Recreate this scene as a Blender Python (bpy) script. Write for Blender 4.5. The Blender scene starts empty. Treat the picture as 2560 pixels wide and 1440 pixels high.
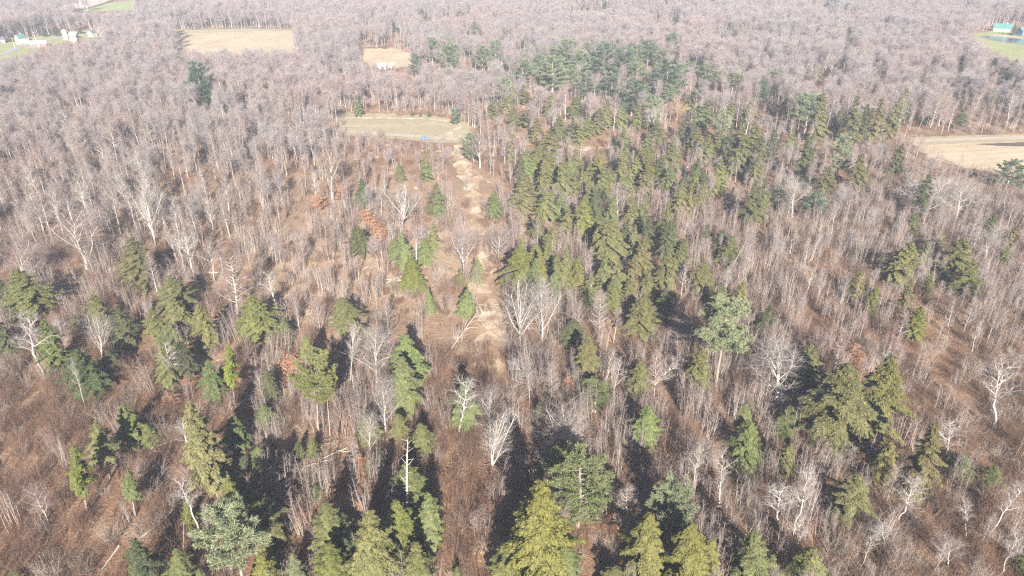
import bpy, bmesh, math, random
import numpy as np
from mathutils import Vector, Matrix

# ---------------------------------------------------------------- camera, sky, sun, exposure
S = bpy.context.scene
COL = S.collection
F_PX, CX, CY = 1707.0, 1280.0, 720.0
PITCH = math.radians(28.3)
CAM_Z = 100.0
cam_d = bpy.data.cameras.new("camera"); cam = bpy.data.objects.new("camera", cam_d); COL.objects.link(cam)
cam.location = (0, 0, CAM_Z); cam.rotation_euler = (math.pi/2 - PITCH, 0, 0)
cam_d.sensor_fit = 'HORIZONTAL'; cam_d.angle_x = 2*math.atan(CX/F_PX)
cam_d.clip_start = 0.5; cam_d.clip_end = 20000
S.camera = cam

LIGHT = Vector((-0.0996, 0.897, -0.443)).normalized()      # the way the sunlight travels: almost straight along the view
SUN_EL = math.asin(-LIGHT.z); SUN_ROT = math.radians(173.7)
W = bpy.data.worlds.new("World"); S.world = W; W.use_nodes = True
nt = W.node_tree; nt.nodes.clear()
sky = nt.nodes.new("ShaderNodeTexSky"); sky.sky_type = 'NISHITA'; sky.sun_disc = False
sky.sun_elevation = SUN_EL; sky.sun_rotation = SUN_ROT; sky.air_density = 0.7; sky.dust_density = 0.2; sky.ozone_density = 3.0
bg = nt.nodes.new("ShaderNodeBackground"); bg.inputs["Strength"].default_value = 0.05
wo = nt.nodes.new("ShaderNodeOutputWorld")
nt.links.new(sky.outputs[0], bg.inputs[0]); nt.links.new(bg.outputs[0], wo.inputs[0])
sl = bpy.data.lights.new("sun", 'SUN'); sl.energy = 5.0; sl.angle = math.radians(0.5); sl.color = (1.0, 0.94, 0.865)
sun = bpy.data.objects.new("sun", sl); COL.objects.link(sun); sun.location = (20, -200, 200)
sun.rotation_euler = LIGHT.to_track_quat('-Z', 'Y').to_euler()
S.view_settings.view_transform = 'Standard'; S.view_settings.look = 'None'
S.view_settings.exposure = 1.3; S.view_settings.gamma = 1.0; S.view_settings.use_curve_mapping = False
S.cycles.max_bounces = 4; S.cycles.diffuse_bounces = 2; S.cycles.glossy_bounces = 1
S.cycles.use_denoising = False; S.cycles.pixel_filter_type = 'BLACKMAN_HARRIS'; S.cycles.filter_width = 1.3
S.cycles.transmission_bounces = 1; S.cycles.volume_bounces = 0; S.cycles.transparent_max_bounces = 4
HAZE_DENSITY = 0.00027

# ---------------------------------------------------------------- geometry of the view
def terrain(x, y):
    return (0.8*np.sin(x/83.0+0.4)*np.cos(y/71.0) + 0.5*np.sin(x/47.0+y/59.0) + 0.012*np.maximum(0, -x-60)*np.exp(-((y-230)/120.0)**2))
SN, CS = math.sin(PITCH), math.cos(PITCH)
def ray(u, v):
    a = (u-CX)/F_PX; b = (CY-v)/F_PX
    return Vector((a, CS + b*SN, -SN + b*CS))
def ground(u, v):
    d = ray(u, v); z = 0.0
    for _ in range(6):
        t = (z-CAM_Z)/d.z
        z = float(terrain(d.x*t, d.y*t))
    return Vector((d.x*t, d.y*t, z))
def project(P):
    P = np.asarray(P, float); x, y, z = P[..., 0], P[..., 1], P[..., 2]-CAM_Z
    dep = y*CS - z*SN; up = y*SN + z*CS
    return CX + F_PX*x/dep, CY - F_PX*up/dep, dep
def at_depth(u, v, y):
    d = ray(u, v); t = y/d.y
    return Vector((d.x*t, y, CAM_Z + d.z*t))

rs = np.random.RandomState(11)
def vnoise(x, y, s, seed=0):
    x = np.asarray(x)/s; y = np.asarray(y)/s
    xi = np.floor(x).astype(np.int64); yi = np.floor(y).astype(np.int64)
    fx = x-xi; fy = y-yi; fx = fx*fx*(3-2*fx); fy = fy*fy*(3-2*fy)
    def h(a, b):
        n = (a*374761393 + b*668265263 + seed*69069) & 0x7fffffff
        n = ((n ^ (n >> 13))*1274126177) & 0x7fffffff
        return ((n ^ (n >> 16)) & 0xffff)/65535.0
    return (h(xi, yi)*(1-fx)+h(xi+1, yi)*fx)*(1-fy) + (h(xi, yi+1)*(1-fx)+h(xi+1, yi+1)*fx)*fy
def in_poly(px, py, poly):
    px = np.asarray(px); py = np.asarray(py); c = np.zeros(px.shape, bool); n = len(poly)
    for i in range(n):
        x0, y0 = poly[i]; x1, y1 = poly[(i+1) % n]
        if y0 == y1: continue
        c ^= ((y0 > py) != (y1 > py)) & (px < (x1-x0)*(py-y0)/(y1-y0)+x0)
    return c

# ---------------------------------------------------------------- materials
def mat_base(name):
    m = bpy.data.materials.new(name); m.use_nodes = True
    t = m.node_tree; t.nodes.clear()
    out = t.nodes.new("ShaderNodeOutputMaterial"); p = t.nodes.new("ShaderNodeBsdfPrincipled")
    p.inputs["Roughness"].default_value = 0.9
    p.inputs["Specular IOR Level"].default_value = 0.15
    t.links.new(p.outputs[0], out.inputs[0])
    return m, t, p
def ramp(t, fac, stops):
    r = t.nodes.new("ShaderNodeValToRGB"); e = r.color_ramp.elements
    while len(e) < len(stops): e.new(0.5)
    for el, (pos, c) in zip(e, stops): el.position = pos; el.color = (*c, 1)
    t.links.new(fac, r.inputs[0]); return r.outputs[0]
def noise(t, scale, detail=4, coord=None, rough=0.6):
    n = t.nodes.new("ShaderNodeTexNoise"); n.inputs["Scale"].default_value = scale; n.inputs["Detail"].default_value = detail
    n.inputs["Roughness"].default_value = rough
    if coord is not None: t.links.new(coord, n.inputs["Vector"])
    return n.outputs["Fac"]
def mixc(t, fac, a, b, mode='MIX'):
    n = t.nodes.new("ShaderNodeMix"); n.data_type = 'RGBA'; n.blend_type = mode
    for s, v in ((n.inputs[0], fac), (n.inputs[6], a), (n.inputs[7], b)):
        if hasattr(v, "links"): t.links.new(v, s)
        elif isinstance(v, tuple): s.default_value = (*v, 1)
        else: s.default_value = v
    return n.outputs[2]
def pos(t):
    g = t.nodes.new("ShaderNodeNewGeometry"); return g.outputs["Position"]
def oinfo(t, what):
    return t.nodes.new("ShaderNodeObjectInfo").outputs[what]
def plain(name, c, rough=0.8, var=0.25, scale=1.5):
    m, t, p = mat_base(name)
    n = noise(t, scale, 4, pos(t))
    k = tuple(min(1, v*(1+var)) for v in c); d = tuple(v*(1-var) for v in c)
    t.links.new(ramp(t, n, [(0.25, d), (0.75, k)]), p.inputs["Base Color"]); p.inputs["Roughness"].default_value = rough
    return m
def bark_mat(name, stops, streak=0.25):
    m, t, p = mat_base(name)
    c = ramp(t, oinfo(t, "Random"), stops)
    n = noise(t, 1.7, 5, pos(t))
    c2 = mixc(t, 1.0, c, ramp(t, n, [(0.3, (1-streak,)*3), (0.7, (1+streak*0.4,)*3)]), 'MULTIPLY')
    t.links.new(c2, p.inputs["Base Color"]); return m
M = {}
M['bark'] = bark_mat('grey_bark', [(0.0, (0.44, 0.38, 0.32)), (0.35, (0.56, 0.50, 0.43)), (0.7, (0.47, 0.42, 0.37)), (1.0, (0.66, 0.61, 0.54))])
M['greybark'] = bark_mat('dull_grey_bark', [(0.0, (0.32, 0.275, 0.24)), (0.6, (0.40, 0.355, 0.32)), (1.0, (0.52, 0.47, 0.42))])
M['birch'] = bark_mat('white_bark', [(0.0, (0.52, 0.46, 0.39)), (1.0, (0.68, 0.63, 0.56))], 0.35)
M['deadwood'] = bark_mat('bleached_wood', [(0.0, (0.62, 0.54, 0.45)), (1.0, (0.70, 0.64, 0.56))], 0.2)
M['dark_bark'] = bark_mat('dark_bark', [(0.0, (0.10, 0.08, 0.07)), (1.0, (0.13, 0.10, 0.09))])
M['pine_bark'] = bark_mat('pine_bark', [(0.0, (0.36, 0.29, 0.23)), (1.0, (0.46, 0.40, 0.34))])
M['twig'] = bark_mat('bare_twigs', [(0.0, (0.34, 0.255, 0.225)), (0.3, (0.39, 0.325, 0.29)), (0.55, (0.36, 0.275, 0.25)), (0.8, (0.43, 0.37, 0.33)), (1.0, (0.34, 0.235, 0.20))], 0.15)
def stand_twigs(m):
    t = m.node_tree; p = next(n for n in t.nodes if n.type == 'BSDF_PRINCIPLED'); src = p.inputs["Base Color"].links[0].from_socket
    c = mixc(t, 1.0, src, ramp(t, noise(t, 0.011, 3, pos(t)), [(0.32, (1.05, 0.94, 0.92)), (0.5, (0.98, 0.96, 0.95)), (0.68, (0.90, 0.93, 0.94))]), 'MULTIPLY'); t.links.new(c, p.inputs["Base Color"])
stand_twigs(M['twig'])
M['maturetwig'] = bark_mat('mauve_twigs', [(0.0, (0.42, 0.345, 0.325)), (0.5, (0.45, 0.40, 0.385)), (1.0, (0.40, 0.32, 0.30))], 0.15); stand_twigs(M['maturetwig'])  # mauve twigs of the far stands, paled so the colour carries some haze
M['deadfall'] = bark_mat('fallen_sticks', [(0.0, (0.34, 0.26, 0.20)), (0.6, (0.44, 0.36, 0.29)), (1.0, (0.54, 0.46, 0.38))], 0.2)
M['rust'] = bark_mat('rusty_brush', [(0.0, (0.40, 0.235, 0.15)), (0.5, (0.36, 0.23, 0.16)), (1.0, (0.45, 0.30, 0.20))], 0.2)  # rust-brown stems, lightened a little for the sunlit brightness of the mid woods
M['pale_twig'] = bark_mat('pale_twigs', [(0.0, (0.41, 0.36, 0.32)), (1.0, (0.50, 0.45, 0.40))], 0.15)
M['brush'] = bark_mat('brown_brush', [(0.0, (0.22, 0.128, 0.082)), (0.4, (0.28, 0.175, 0.12)), (0.7, (0.22, 0.135, 0.10)), (1.0, (0.33, 0.22, 0.15))], 0.2)
M['pole'] = bark_mat('sapling_stems', [(0.0, (0.46, 0.37, 0.30)), (0.5, (0.54, 0.47, 0.40)), (1.0, (0.40, 0.31, 0.25))], 0.15)
M['beech'] = bark_mat('dry_beech_leaves', [(0.0, (0.50, 0.235, 0.12)), (1.0, (0.56, 0.31, 0.18))], 0.25)
M['drygrass'] = bark_mat('dry_grass', [(0.0, (0.50, 0.39, 0.26)), (1.0, (0.56, 0.46, 0.33))], 0.2)
M['willow'] = bark_mat('willow_twigs', [(0.0, (0.55, 0.37, 0.19)), (1.0, (0.57, 0.39, 0.21))], 0.15)
def leaf_mat(name):
    m, t, p = mat_base(name)
    col = oinfo(t, "Color")
    n1 = noise(t, 0.9, 3, pos(t)); n2 = noise(t, 5.0, 2, pos(t))
    c = mixc(t, 1.0, col, ramp(t, n1, [(0.3, (0.72, 0.78, 0.70)), (0.7, (1.22, 1.14, 1.0))]), 'MULTIPLY')
    c = mixc(t, 1.0, c, ramp(t, n2, [(0.3, (0.8, 0.8, 0.8)), (0.7, (1.15, 1.15, 1.15))]), 'MULTIPLY')
    t.links.new(c, p.inputs["Base Color"]); p.inputs["Roughness"].default_value = 0.65; p.inputs["Specular IOR Level"].default_value = 0.3
    return m
M['needles'] = leaf_mat('evergreen_needles')
def litter_mat():
    m, t, p = mat_base('leaf_litter'); P = pos(t)
    a = ramp(t, noise(t, 0.055, 5, P), [(0.3, (0.20, 0.115, 0.072)), (0.5, (0.33, 0.20, 0.125)), (0.72, (0.46, 0.315, 0.205))])
    b = ramp(t, noise(t, 0.9, 6, P, 0.7), [(0.3, (0.60, 0.57, 0.54)), (0.7, (1.3, 1.28, 1.24))])
    c = mixc(t, 1.0, a, b, 'MULTIPLY')
    c = mixc(t, ramp(t, noise(t, 0.16, 4, P), [(0.60, (0, 0, 0)), (0.74, (0.8,)*3)]), c, (0.46, 0.35, 0.22))
    # dry leaves paled in the mid woods: the sun's hot spot put into the colour
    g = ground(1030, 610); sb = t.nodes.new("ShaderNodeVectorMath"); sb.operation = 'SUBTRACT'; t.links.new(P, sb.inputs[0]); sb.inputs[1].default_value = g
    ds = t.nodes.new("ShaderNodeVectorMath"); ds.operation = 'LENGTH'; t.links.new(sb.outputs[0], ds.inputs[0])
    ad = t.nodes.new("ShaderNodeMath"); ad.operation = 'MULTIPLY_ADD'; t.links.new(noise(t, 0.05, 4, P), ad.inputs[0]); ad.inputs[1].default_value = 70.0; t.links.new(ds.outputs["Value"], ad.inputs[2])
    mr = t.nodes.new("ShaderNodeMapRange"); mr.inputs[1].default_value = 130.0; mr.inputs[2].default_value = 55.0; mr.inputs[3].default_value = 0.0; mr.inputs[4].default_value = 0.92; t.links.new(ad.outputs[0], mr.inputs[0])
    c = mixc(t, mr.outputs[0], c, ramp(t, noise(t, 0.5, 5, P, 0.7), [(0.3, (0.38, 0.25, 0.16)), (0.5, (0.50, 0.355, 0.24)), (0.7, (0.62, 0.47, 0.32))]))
    t.links.new(c, p.inputs["Base Color"])
    bp = t.nodes.new("ShaderNodeBump"); bp.inputs["Strength"].default_value = 1.0; bp.inputs["Distance"].default_value = 0.5
    t.links.new(noise(t, 1.6, 6, P, 0.7), bp.inputs["Height"]); t.links.new(bp.outputs[0], p.inputs["Normal"])
    return m
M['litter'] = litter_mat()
def field_mat(name, stops, s1=0.03, s2=0.8, bump=0.3, rows=0.0):
    m, t, p = mat_base(name); P = pos(t)
    a = ramp(t, noise(t, s1, 5, P, 0.65), stops)
    c = mixc(t, 1.0, a, ramp(t, noise(t, s2, 5, P, 0.7), [(0.3, (0.84,)*3), (0.7, (1.14,)*3)]), 'MULTIPLY')
    if rows:
        mp = t.nodes.new("ShaderNodeMapping"); mp.inputs["Rotation"].default_value = (0, 0, rows); t.links.new(P, mp.inputs["Vector"])
        wv = t.nodes.new("ShaderNodeTexWave"); wv.inputs["Scale"].default_value = 0.045; wv.inputs["Distortion"].default_value = 2.5; wv.inputs["Detail"].default_value = 3; wv.inputs["Detail Scale"].default_value = 0.6
        t.links.new(mp.outputs[0], wv.inputs["Vector"]); c = mixc(t, 1.0, c, ramp(t, wv.outputs["Fac"], [(0.2, (0.95, 0.95, 0.94)), (0.8, (1.03, 1.03, 1.02))]), 'MULTIPLY')
    t.links.new(c, p.inputs["Base Color"])
    bp = t.nodes.new("ShaderNodeBump"); bp.inputs["Strength"].default_value = 0.8; bp.inputs["Distance"].default_value = bump
    t.links.new(noise(t, 1.2, 6, P, 0.7), bp.inputs["Height"]); t.links.new(bp.outputs[0], p.inputs["Normal"])
    return m
M['tan_field'] = field_mat('stubble', [(0.3, (0.48, 0.37, 0.235)), (0.5, (0.56, 0.44, 0.29)), (0.7, (0.64, 0.52, 0.36))], rows=1.35)
M['pink_field'] = field_mat('bare_field', [(0.3, (0.60, 0.46, 0.35)), (0.7, (0.68, 0.54, 0.43))])
M['green_field'] = field_mat('pasture', [(0.3, (0.30, 0.33, 0.13)), (0.7, (0.42, 0.42, 0.19))])
M['dull_green'] = field_mat('dull_green_stubble', [(0.3, (0.36, 0.36, 0.20)), (0.7, (0.44, 0.42, 0.25))])
M['clear_grass'] = field_mat('winter_grass', [(0.3, (0.45, 0.35, 0.23)), (0.5, (0.41, 0.35, 0.215)), (0.7, (0.54, 0.43, 0.295))], 0.06)
M['sand'] = field_mat('sand', [(0.38, (0.40, 0.27, 0.17)), (0.5, (0.58, 0.45, 0.31)), (0.68, (0.78, 0.66, 0.49))], 0.16, 1.5)
M['gravel'] = field_mat('gravel_road', [(0.3, (0.46, 0.39, 0.30)), (0.7, (0.54, 0.46, 0.36))], 0.1, 1.5, 0.05)
M['asphalt'] = field_mat('pale_road', [(0.3, (0.36, 0.34, 0.33)), (0.7, (0.42, 0.40, 0.38))], 0.1, 1.5, 0.03)
M['mud'] = field_mat('dark_mud', [(0.3, (0.12, 0.085, 0.065)), (0.7, (0.19, 0.14, 0.11))], 0.12, 1.5)
M['clearing'] = field_mat('dry_clearing', [(0.32, (0.30, 0.18, 0.115)), (0.5, (0.40, 0.27, 0.17)), (0.68, (0.54, 0.41, 0.27))], 0.10, 1.0)
M['track'] = field_mat('brown_track', [(0.35, (0.33, 0.205, 0.13)), (0.5, (0.48, 0.34, 0.22)), (0.62, (0.68, 0.54, 0.38))], 0.13, 1.2)
def water_mat():
    m, t, p = mat_base('pond_water')
    t.links.new(ramp(t, noise(t, 0.05, 3, pos(t)), [(0.3, (0.10, 0.12, 0.16)), (0.7, (0.12, 0.22, 0.20))]), p.inputs["Base Color"])
    p.inputs["Roughness"].default_value = 0.12; p.inputs["Specular IOR Level"].default_value = 0.5; return m
M['water'] = water_mat()
M['white'] = plain('white_paint', (0.66, 0.65, 0.62), 0.6, 0.06)
M['cream'] = plain('cream_siding', (0.72, 0.64, 0.48), 0.7, 0.08)
M['tanwall'] = plain('tan_siding', (0.62, 0.43, 0.24), 0.7, 0.1)
M['red'] = plain('faded_red_boards', (0.50, 0.17, 0.15), 0.8, 0.15)
M['teal'] = plain('teal_metal_roof', (0.10, 0.24, 0.215), 0.5, 0.1)
M['greyroof'] = plain('pale_metal_roof', (0.58, 0.57, 0.58), 0.5, 0.1)
M['slate'] = plain('dark_shingles', (0.16, 0.16, 0.18), 0.8, 0.15)
M['bluewall'] = plain('blue_siding', (0.11, 0.18, 0.33), 0.7, 0.1)
M['glass'] = plain('window_glass', (0.05, 0.06, 0.08), 0.1, 0.1)
M['woodpole'] = plain('pole_wood', (0.52, 0.44, 0.36), 0.85, 0.15)
M['carpaint'] = plain('blue_car_paint', (0.12, 0.33, 0.60), 0.3, 0.05)
M['rubber'] = plain('tyre_rubber', (0.03, 0.03, 0.03), 0.9, 0.1)
M['lamp'] = plain('lamp_glass', (0.75, 0.75, 0.72), 0.2, 0.05)

# ---------------------------------------------------------------- mesh helpers
def mesh_quads(name, V, Q, mats, mi=None, smooth=False):
    V = np.ascontiguousarray(V, np.float32); Q = np.ascontiguousarray(Q, np.int32)
    me = bpy.data.meshes.new(name)
    me.vertices.add(len(V)); me.vertices.foreach_set("co", V.ravel())
    me.loops.add(Q.size); me.loops.foreach_set("vertex_index", Q.ravel())
    me.polygons.add(len(Q)); me.polygons.foreach_set("loop_start", np.arange(0, Q.size, 4, dtype=np.int32))
    for m in mats: me.materials.append(m)
    if mi is not None: me.polygons.foreach_set("material_index", np.asarray(mi, np.int32))
    if smooth: me.polygons.foreach_set("use_smooth", np.ones(len(Q), bool))
    me.update(calc_edges=True); return me
class QB:
    def __init__(s): s.V = []; s.Q = []; s.M = []; s.n = 0
    def add(s, V, Q, mi=0):
        s.V.append(V); s.Q.append(Q+s.n); s.M.append(np.full(len(Q), mi)); s.n += len(V); return s
    def mesh(s, name, mats, smooth=False):
        return mesh_quads(name, np.concatenate(s.V), np.concatenate(s.Q), mats, np.concatenate(s.M), smooth)
    def arrays(s): return np.concatenate(s.V), np.concatenate(s.Q)
def norm(a): return a/np.maximum(np.linalg.norm(a, axis=-1, keepdims=True), 1e-9)
def tubes(P, R, k):
    P = np.asarray(P, float); R = np.asarray(R, float); N, L, _ = P.shape
    T = norm(np.gradient(P, axis=1)) if L > 2 else np.repeat(norm(P[:, 1:]-P[:, :1]), 2, axis=1)
    ref = np.where(np.abs(T[..., 2:3]) > 0.9, np.array([1., 0, 0]), np.array([0, 0, 1.]))
    A = norm(np.cross(T, ref)); B = np.cross(T, A)
    th = np.arange(k)*2*np.pi/k
    ring = A[:, :, None]*np.cos(th)[:, None] + B[:, :, None]*np.sin(th)[:, None]
    V = (P[:, :, None]+ring*R[:, :, None, None]).reshape(-1, 3)
    i = np.arange(N)[:, None, None]*L*k; j = np.arange(L-1)[None, :, None]*k; c = np.arange(k)[None, None, :]; c2 = (c+1) % k
    Q = np.stack([i+j+c, i+j+c2, i+j+k+c2, i+j+k+c], -1).reshape(-1, 4)
    return V, Q
def sample(P, t):
    """points and tangents at parameters t (N,n) of polylines P (N,L,3)"""
    N, L, _ = P.shape; x = t*(L-1); i = np.clip(np.floor(x).astype(int), 0, L-2); f = (x-i)[..., None]
    n = np.arange(N)[:, None]
    a = P[n, i]; b = P[n, i+1]
    return a*(1-f)+b*f, norm(b-a)
def branch_level(r, P, R, n, t0, t1, length, ang, up, segs, rad, spread=0.25, taper_len=0.0):
    N = len(P)
    t = t0+(t1-t0)*(np.arange(n)[None, :]+r.rand(N, n))/n
    o, T = sample(P, t)
    ref = np.where(np.abs(T[..., 2:3]) > 0.9, np.array([1., 0, 0]), np.array([0, 0, 1.]))
    A = norm(np.cross(T, ref)); B = np.cross(T, A)
    az = (np.arange(n)[None, :]*2.4 + r.rand(N, 1)*6.3 + r.randn(N, n)*0.4)[..., None]
    a = (ang + r.randn(N, n)*0.15)[..., None]
    D = norm(T*np.cos(a)+(A*np.cos(az)+B*np.sin(az))*np.sin(a))
    Ln = length*(1-taper_len*(t-t0)/(t1-t0))*(0.65+0.7*r.rand(N, n))
    o = o.reshape(-1, 3); D = D.reshape(-1, 3); Ln = Ln.reshape(-1)
    s = np.linspace(0, 1, segs)
    pts = [o]; d = D
    for q in range(segs-1):
        d = norm(d + np.array([0, 0, up]) + r.randn(len(o), 3)*spread/ (segs-1))
        pts.append(pts[-1]+d*(Ln/(segs-1))[:, None])
    Pn = np.stack(pts, 1)
    rb = rad*(0.7+0.6*r.rand(len(o)))
    Rn = rb[:, None]*np.linspace(1, 0.35, segs)[None]
    return Pn, Rn

def stem_line(r, H, lean=0.0, bend=0.02, n=12, base=(0, 0, 0), dirxy=None):
    z = np.linspace(0, 1, n); w = np.cumsum(r.randn(n, 2)*bend*H/n, axis=0)*2.0; w -= w[0]
    a = r.rand()*6.28 if dirxy is None else dirxy
    P = np.zeros((n, 3)); P[:, 2] = z*H*math.cos(lean)
    P[:, 0] = w[:, 0]+np.cos(a)*math.sin(lean)*H*z + base[0]; P[:, 1] = w[:, 1]+np.sin(a)*math.sin(lean)*H*z+base[1]
    return P

def bare_tree(seed, form):
    """trunk (V,Q) and crown (V,Q) of a leafless tree; returns also its height and crown width"""
    r = np.random.RandomState(seed); tr = QB(); cr = QB()
    if form == 'forest':        # straight stem, crown in the upper half
        H = 18.; P = stem_line(r, H*0.97, 0.02, 0.02)[None]; R = (0.22*(1-np.linspace(0, 1, 12)**1.1*0.93))[None]
        n1, c0, L1, a1, u1 = 17, 0.40, 4.0, 0.75, 0.16; n2, n3 = 7, 8
    elif form == 'mature':      # dense rounded crown of fine twigs
        H = 18.; P = stem_line(r, H*0.95, 0.02, 0.025)[None]; R = (0.20*(1-np.linspace(0, 1, 12)**1.1*0.93))[None]
        n1, c0, L1, a1, u1 = 19, 0.42+0.16*r.rand(), 4.0+1.8*r.rand(), 0.72+0.3*r.rand(), 0.10+0.10*r.rand(); n2, n3 = 8, 13
    elif form == 'tall':        # narrow, ascending
        H = 17.; P = stem_line(r, H*0.98, 0.03, 0.02)[None]; R = (0.185*(1-np.linspace(0, 1, 12)**1.1*0.93))[None]
        n1, c0, L1, a1, u1 = 16, 0.33, 2.9, 0.55, 0.2; n2, n3 = 7, 8
    elif form == 'vase':        # many rising limbs from low down
        H = 15.; P = stem_line(r, H*0.92, 0.03, 0.03)[None]; R = (0.26*(1-np.linspace(0, 1, 12)**0.9*0.93))[None]
        n1, c0, L1, a1, u1 = 15, 0.16, 7.4, 0.50, 0.14; n2, n3 = 9, 9
    elif form == 'multi':       # several stems splayed from the foot
        H = 15.; P = stem_line(r, H*0.95, 0.05, 0.03)[None]; R = (0.20*(1-np.linspace(0, 1, 12)**0.9*0.92))[None]
        n1, c0, L1, a1, u1 = 10, 0.02, 10.5, 0.42, 0.10; n2, n3 = 12, 9
    elif form == 'spread':      # low, broad, crooked
        H = 12.; P = stem_line(r, H*0.8, 0.06, 0.06)[None]; R = (0.28*(1-np.linspace(0, 1, 12)**0.9*0.9))[None]
        n1, c0, L1, a1, u1 = 12, 0.22, 6.4, 0.95, 0.12; n2, n3 = 10, 11
    elif form == 'birch':       # slim stem, sparse top
        H = 14.; P = stem_line(r, H*0.97, 0.03, 0.05)[None]; R = (0.15*(1-np.linspace(0, 1, 12)**1.2*0.9))[None]
        n1, c0, L1, a1, u1 = 13, 0.42, 3.0, 0.7, 0.08; n2, n3 = 6, 6
    elif form == 'fuzzy':       # side twigs all the way up (young maple, larch-like)
        H = 14.; P = stem_line(r, H*0.98, 0.02, 0.02)[None]; R = (0.16*(1-np.linspace(0, 1, 12)**1.1*0.93))[None]
        n1, c0, L1, a1, u1 = 34, 0.22, 3.0, 1.05, 0.10; n2, n3 = 6, 5
    tl = 0.45 if form in ('forest', 'tall', 'birch', 'mature') else 0.55 if form != 'fuzzy' else 0.75
    tr.add(*tubes(P, R, 7))
    P1, R1 = branch_level(r, P, R, n1, c0, 0.98, L1, a1, u1, 6, 0.062 if form != 'vase' else 0.10, 0.5, tl)
    if form == 'multi': P1, R1 = branch_level(r, P, R, n1, c0, 0.45, L1, a1, u1, 7, 0.12, 0.45, 0.45)
    if form == 'spread': R1 *= 1.25
    P2, R2 = branch_level(r, P1, R1, n2, 0.2, 1.0, L1*(0.38 if form != 'multi' else 0.26), 0.75, 0.10, 4, 0.034, 0.5, 0.3)
    P3, R3 = branch_level(r, P2, R2, n3, 0.1, 1.0, L1*(0.20 if form != 'multi' else 0.12)+0.25, 0.7, 0.08, 2, 0.0125 if form == 'mature' else 0.0105 if form in ('vase', 'spread', 'multi') else 0.0125, 0.5)
    P4, R4 = branch_level(r, P1, R1, 8, 0.3, 1.0, L1*0.24, 0.7, 0.1, 2, 0.0135 if form == 'mature' else 0.0115 if form in ('vase', 'spread', 'multi') else 0.0135, 0.5)
    cr.add(*tubes(P1, R1, 4)); cr.add(*tubes(P2, R2, 3), 1); cr.add(*tubes(P3, R3, 3), 1); cr.add(*tubes(P4, R4, 3), 1)
    V = np.concatenate(cr.V)
    return tr, cr, float(V[:, 2].max()), float(np.percentile(np.abs(V[:, :2]), 97)*2)

def hemlock(seed, c0=0.06, wid=2.6, ragged=0.0, dens=1.0, rnd=1.28, pw=0.95):
    r = np.random.RandomState(seed); H = 12.; tr = QB(); cr = QB()
    P = stem_line(r, H, 0.01, 0.012)[None]; R = (0.20*(1-np.linspace(0, 1, 12)*0.96))[None]
    tr.add(*tubes(P, R, 7))
    nb = int(112*dens); t = np.sort(c0+(0.985-c0)*r.rand(nb)**0.85)
    az = np.arange(nb)*2.39996+r.randn(nb)*0.3
    lump = 0.70+0.62*vnoise(az*1.3+50, t*9, 1.0, seed)
    tt = (t-c0)/(1-c0)
    prof = np.minimum(1.0, (1-tt)*rnd)**pw*(0.72+0.28*np.minimum(1, tt*5))
    ln = wid*prof*lump*(0.66+0.58*r.rand(nb))+0.16
    if ragged: ln *= np.where(r.rand(nb) < ragged, 0.3, 1.0)
    o, _ = sample(P, t[None]); o = o[0]
    ns = 6; s = np.linspace(0, 1, ns)
    dirh = np.stack([np.cos(az), np.sin(az), np.zeros(nb)], 1)
    B = o[:, None]+dirh[:, None]*(ln[:, None]*s)[..., None]
    B[..., 2] += ln[:, None]*(0.30*s-0.62*s**2)*(1.0-0.5*tt[:, None]) + 0.35*(tt[:, None]**3)*ln[:, None]*s
    cr.add(*tubes(B, np.repeat(np.linspace(0.035, 0.008, ns)[None], nb, 0), 3), 1)
    # foliage sprays along each bough
    cnt = np.maximum(16, (ln*165*dens).astype(int)); bi = np.repeat(np.arange(nb), cnt); K = len(bi)
    q = 0.10+0.92*r.rand(K)**0.75
    c, T = sample(B, np.clip(q, 0, 1)[:, None].reshape(-1, 1)) if False else (None, None)
    x = np.clip(q, 0, 1)*(ns-1); i = np.clip(np.floor(x).astype(int), 0, ns-2); f = (x-i)[:, None]
    c = B[bi, i]*(1-f)+B[bi, i+1]*f; T = norm(B[bi, i+1]-B[bi, i])
    side = np.stack([-dirh[bi, 1], dirh[bi, 0], np.zeros(K)], 1)
    lat = (r.rand(K)*2-1)*0.33*np.sin(np.pi*np.clip(q, 0.05, 0.97))*np.minimum(ln[bi], 2.2)
    c = c+side*lat[:, None]; c[:, 2] += -0.25*np.abs(lat)+r.randn(K)*0.06
    d = norm(T+side*(np.sign(lat)*0.7)[:, None]+r.randn(K, 3)*0.35+np.array([0, 0, -0.12]))
    up = norm(np.array([0, 0, 1.])+r.randn(K, 3)*0.45+dirh[bi]*0.35)
    w = norm(np.cross(d, up)); sz = (0.10+0.13*r.rand(K))[:, None]*(0.75+0.25*(1-tt[bi]))[:, None]
    V = np.stack([c-d*sz*0.9, c+w*sz*0.36-up*sz*0.12, c+d*sz*1.25-np.array([0, 0, 0.25])*sz, c-w*sz*0.36-up*sz*0.12], 1).reshape(-1, 3)
    cr.add(V, np.arange(K*4).reshape(-1, 4), 0)
    return tr, cr, H, wid*2*1.02

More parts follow.
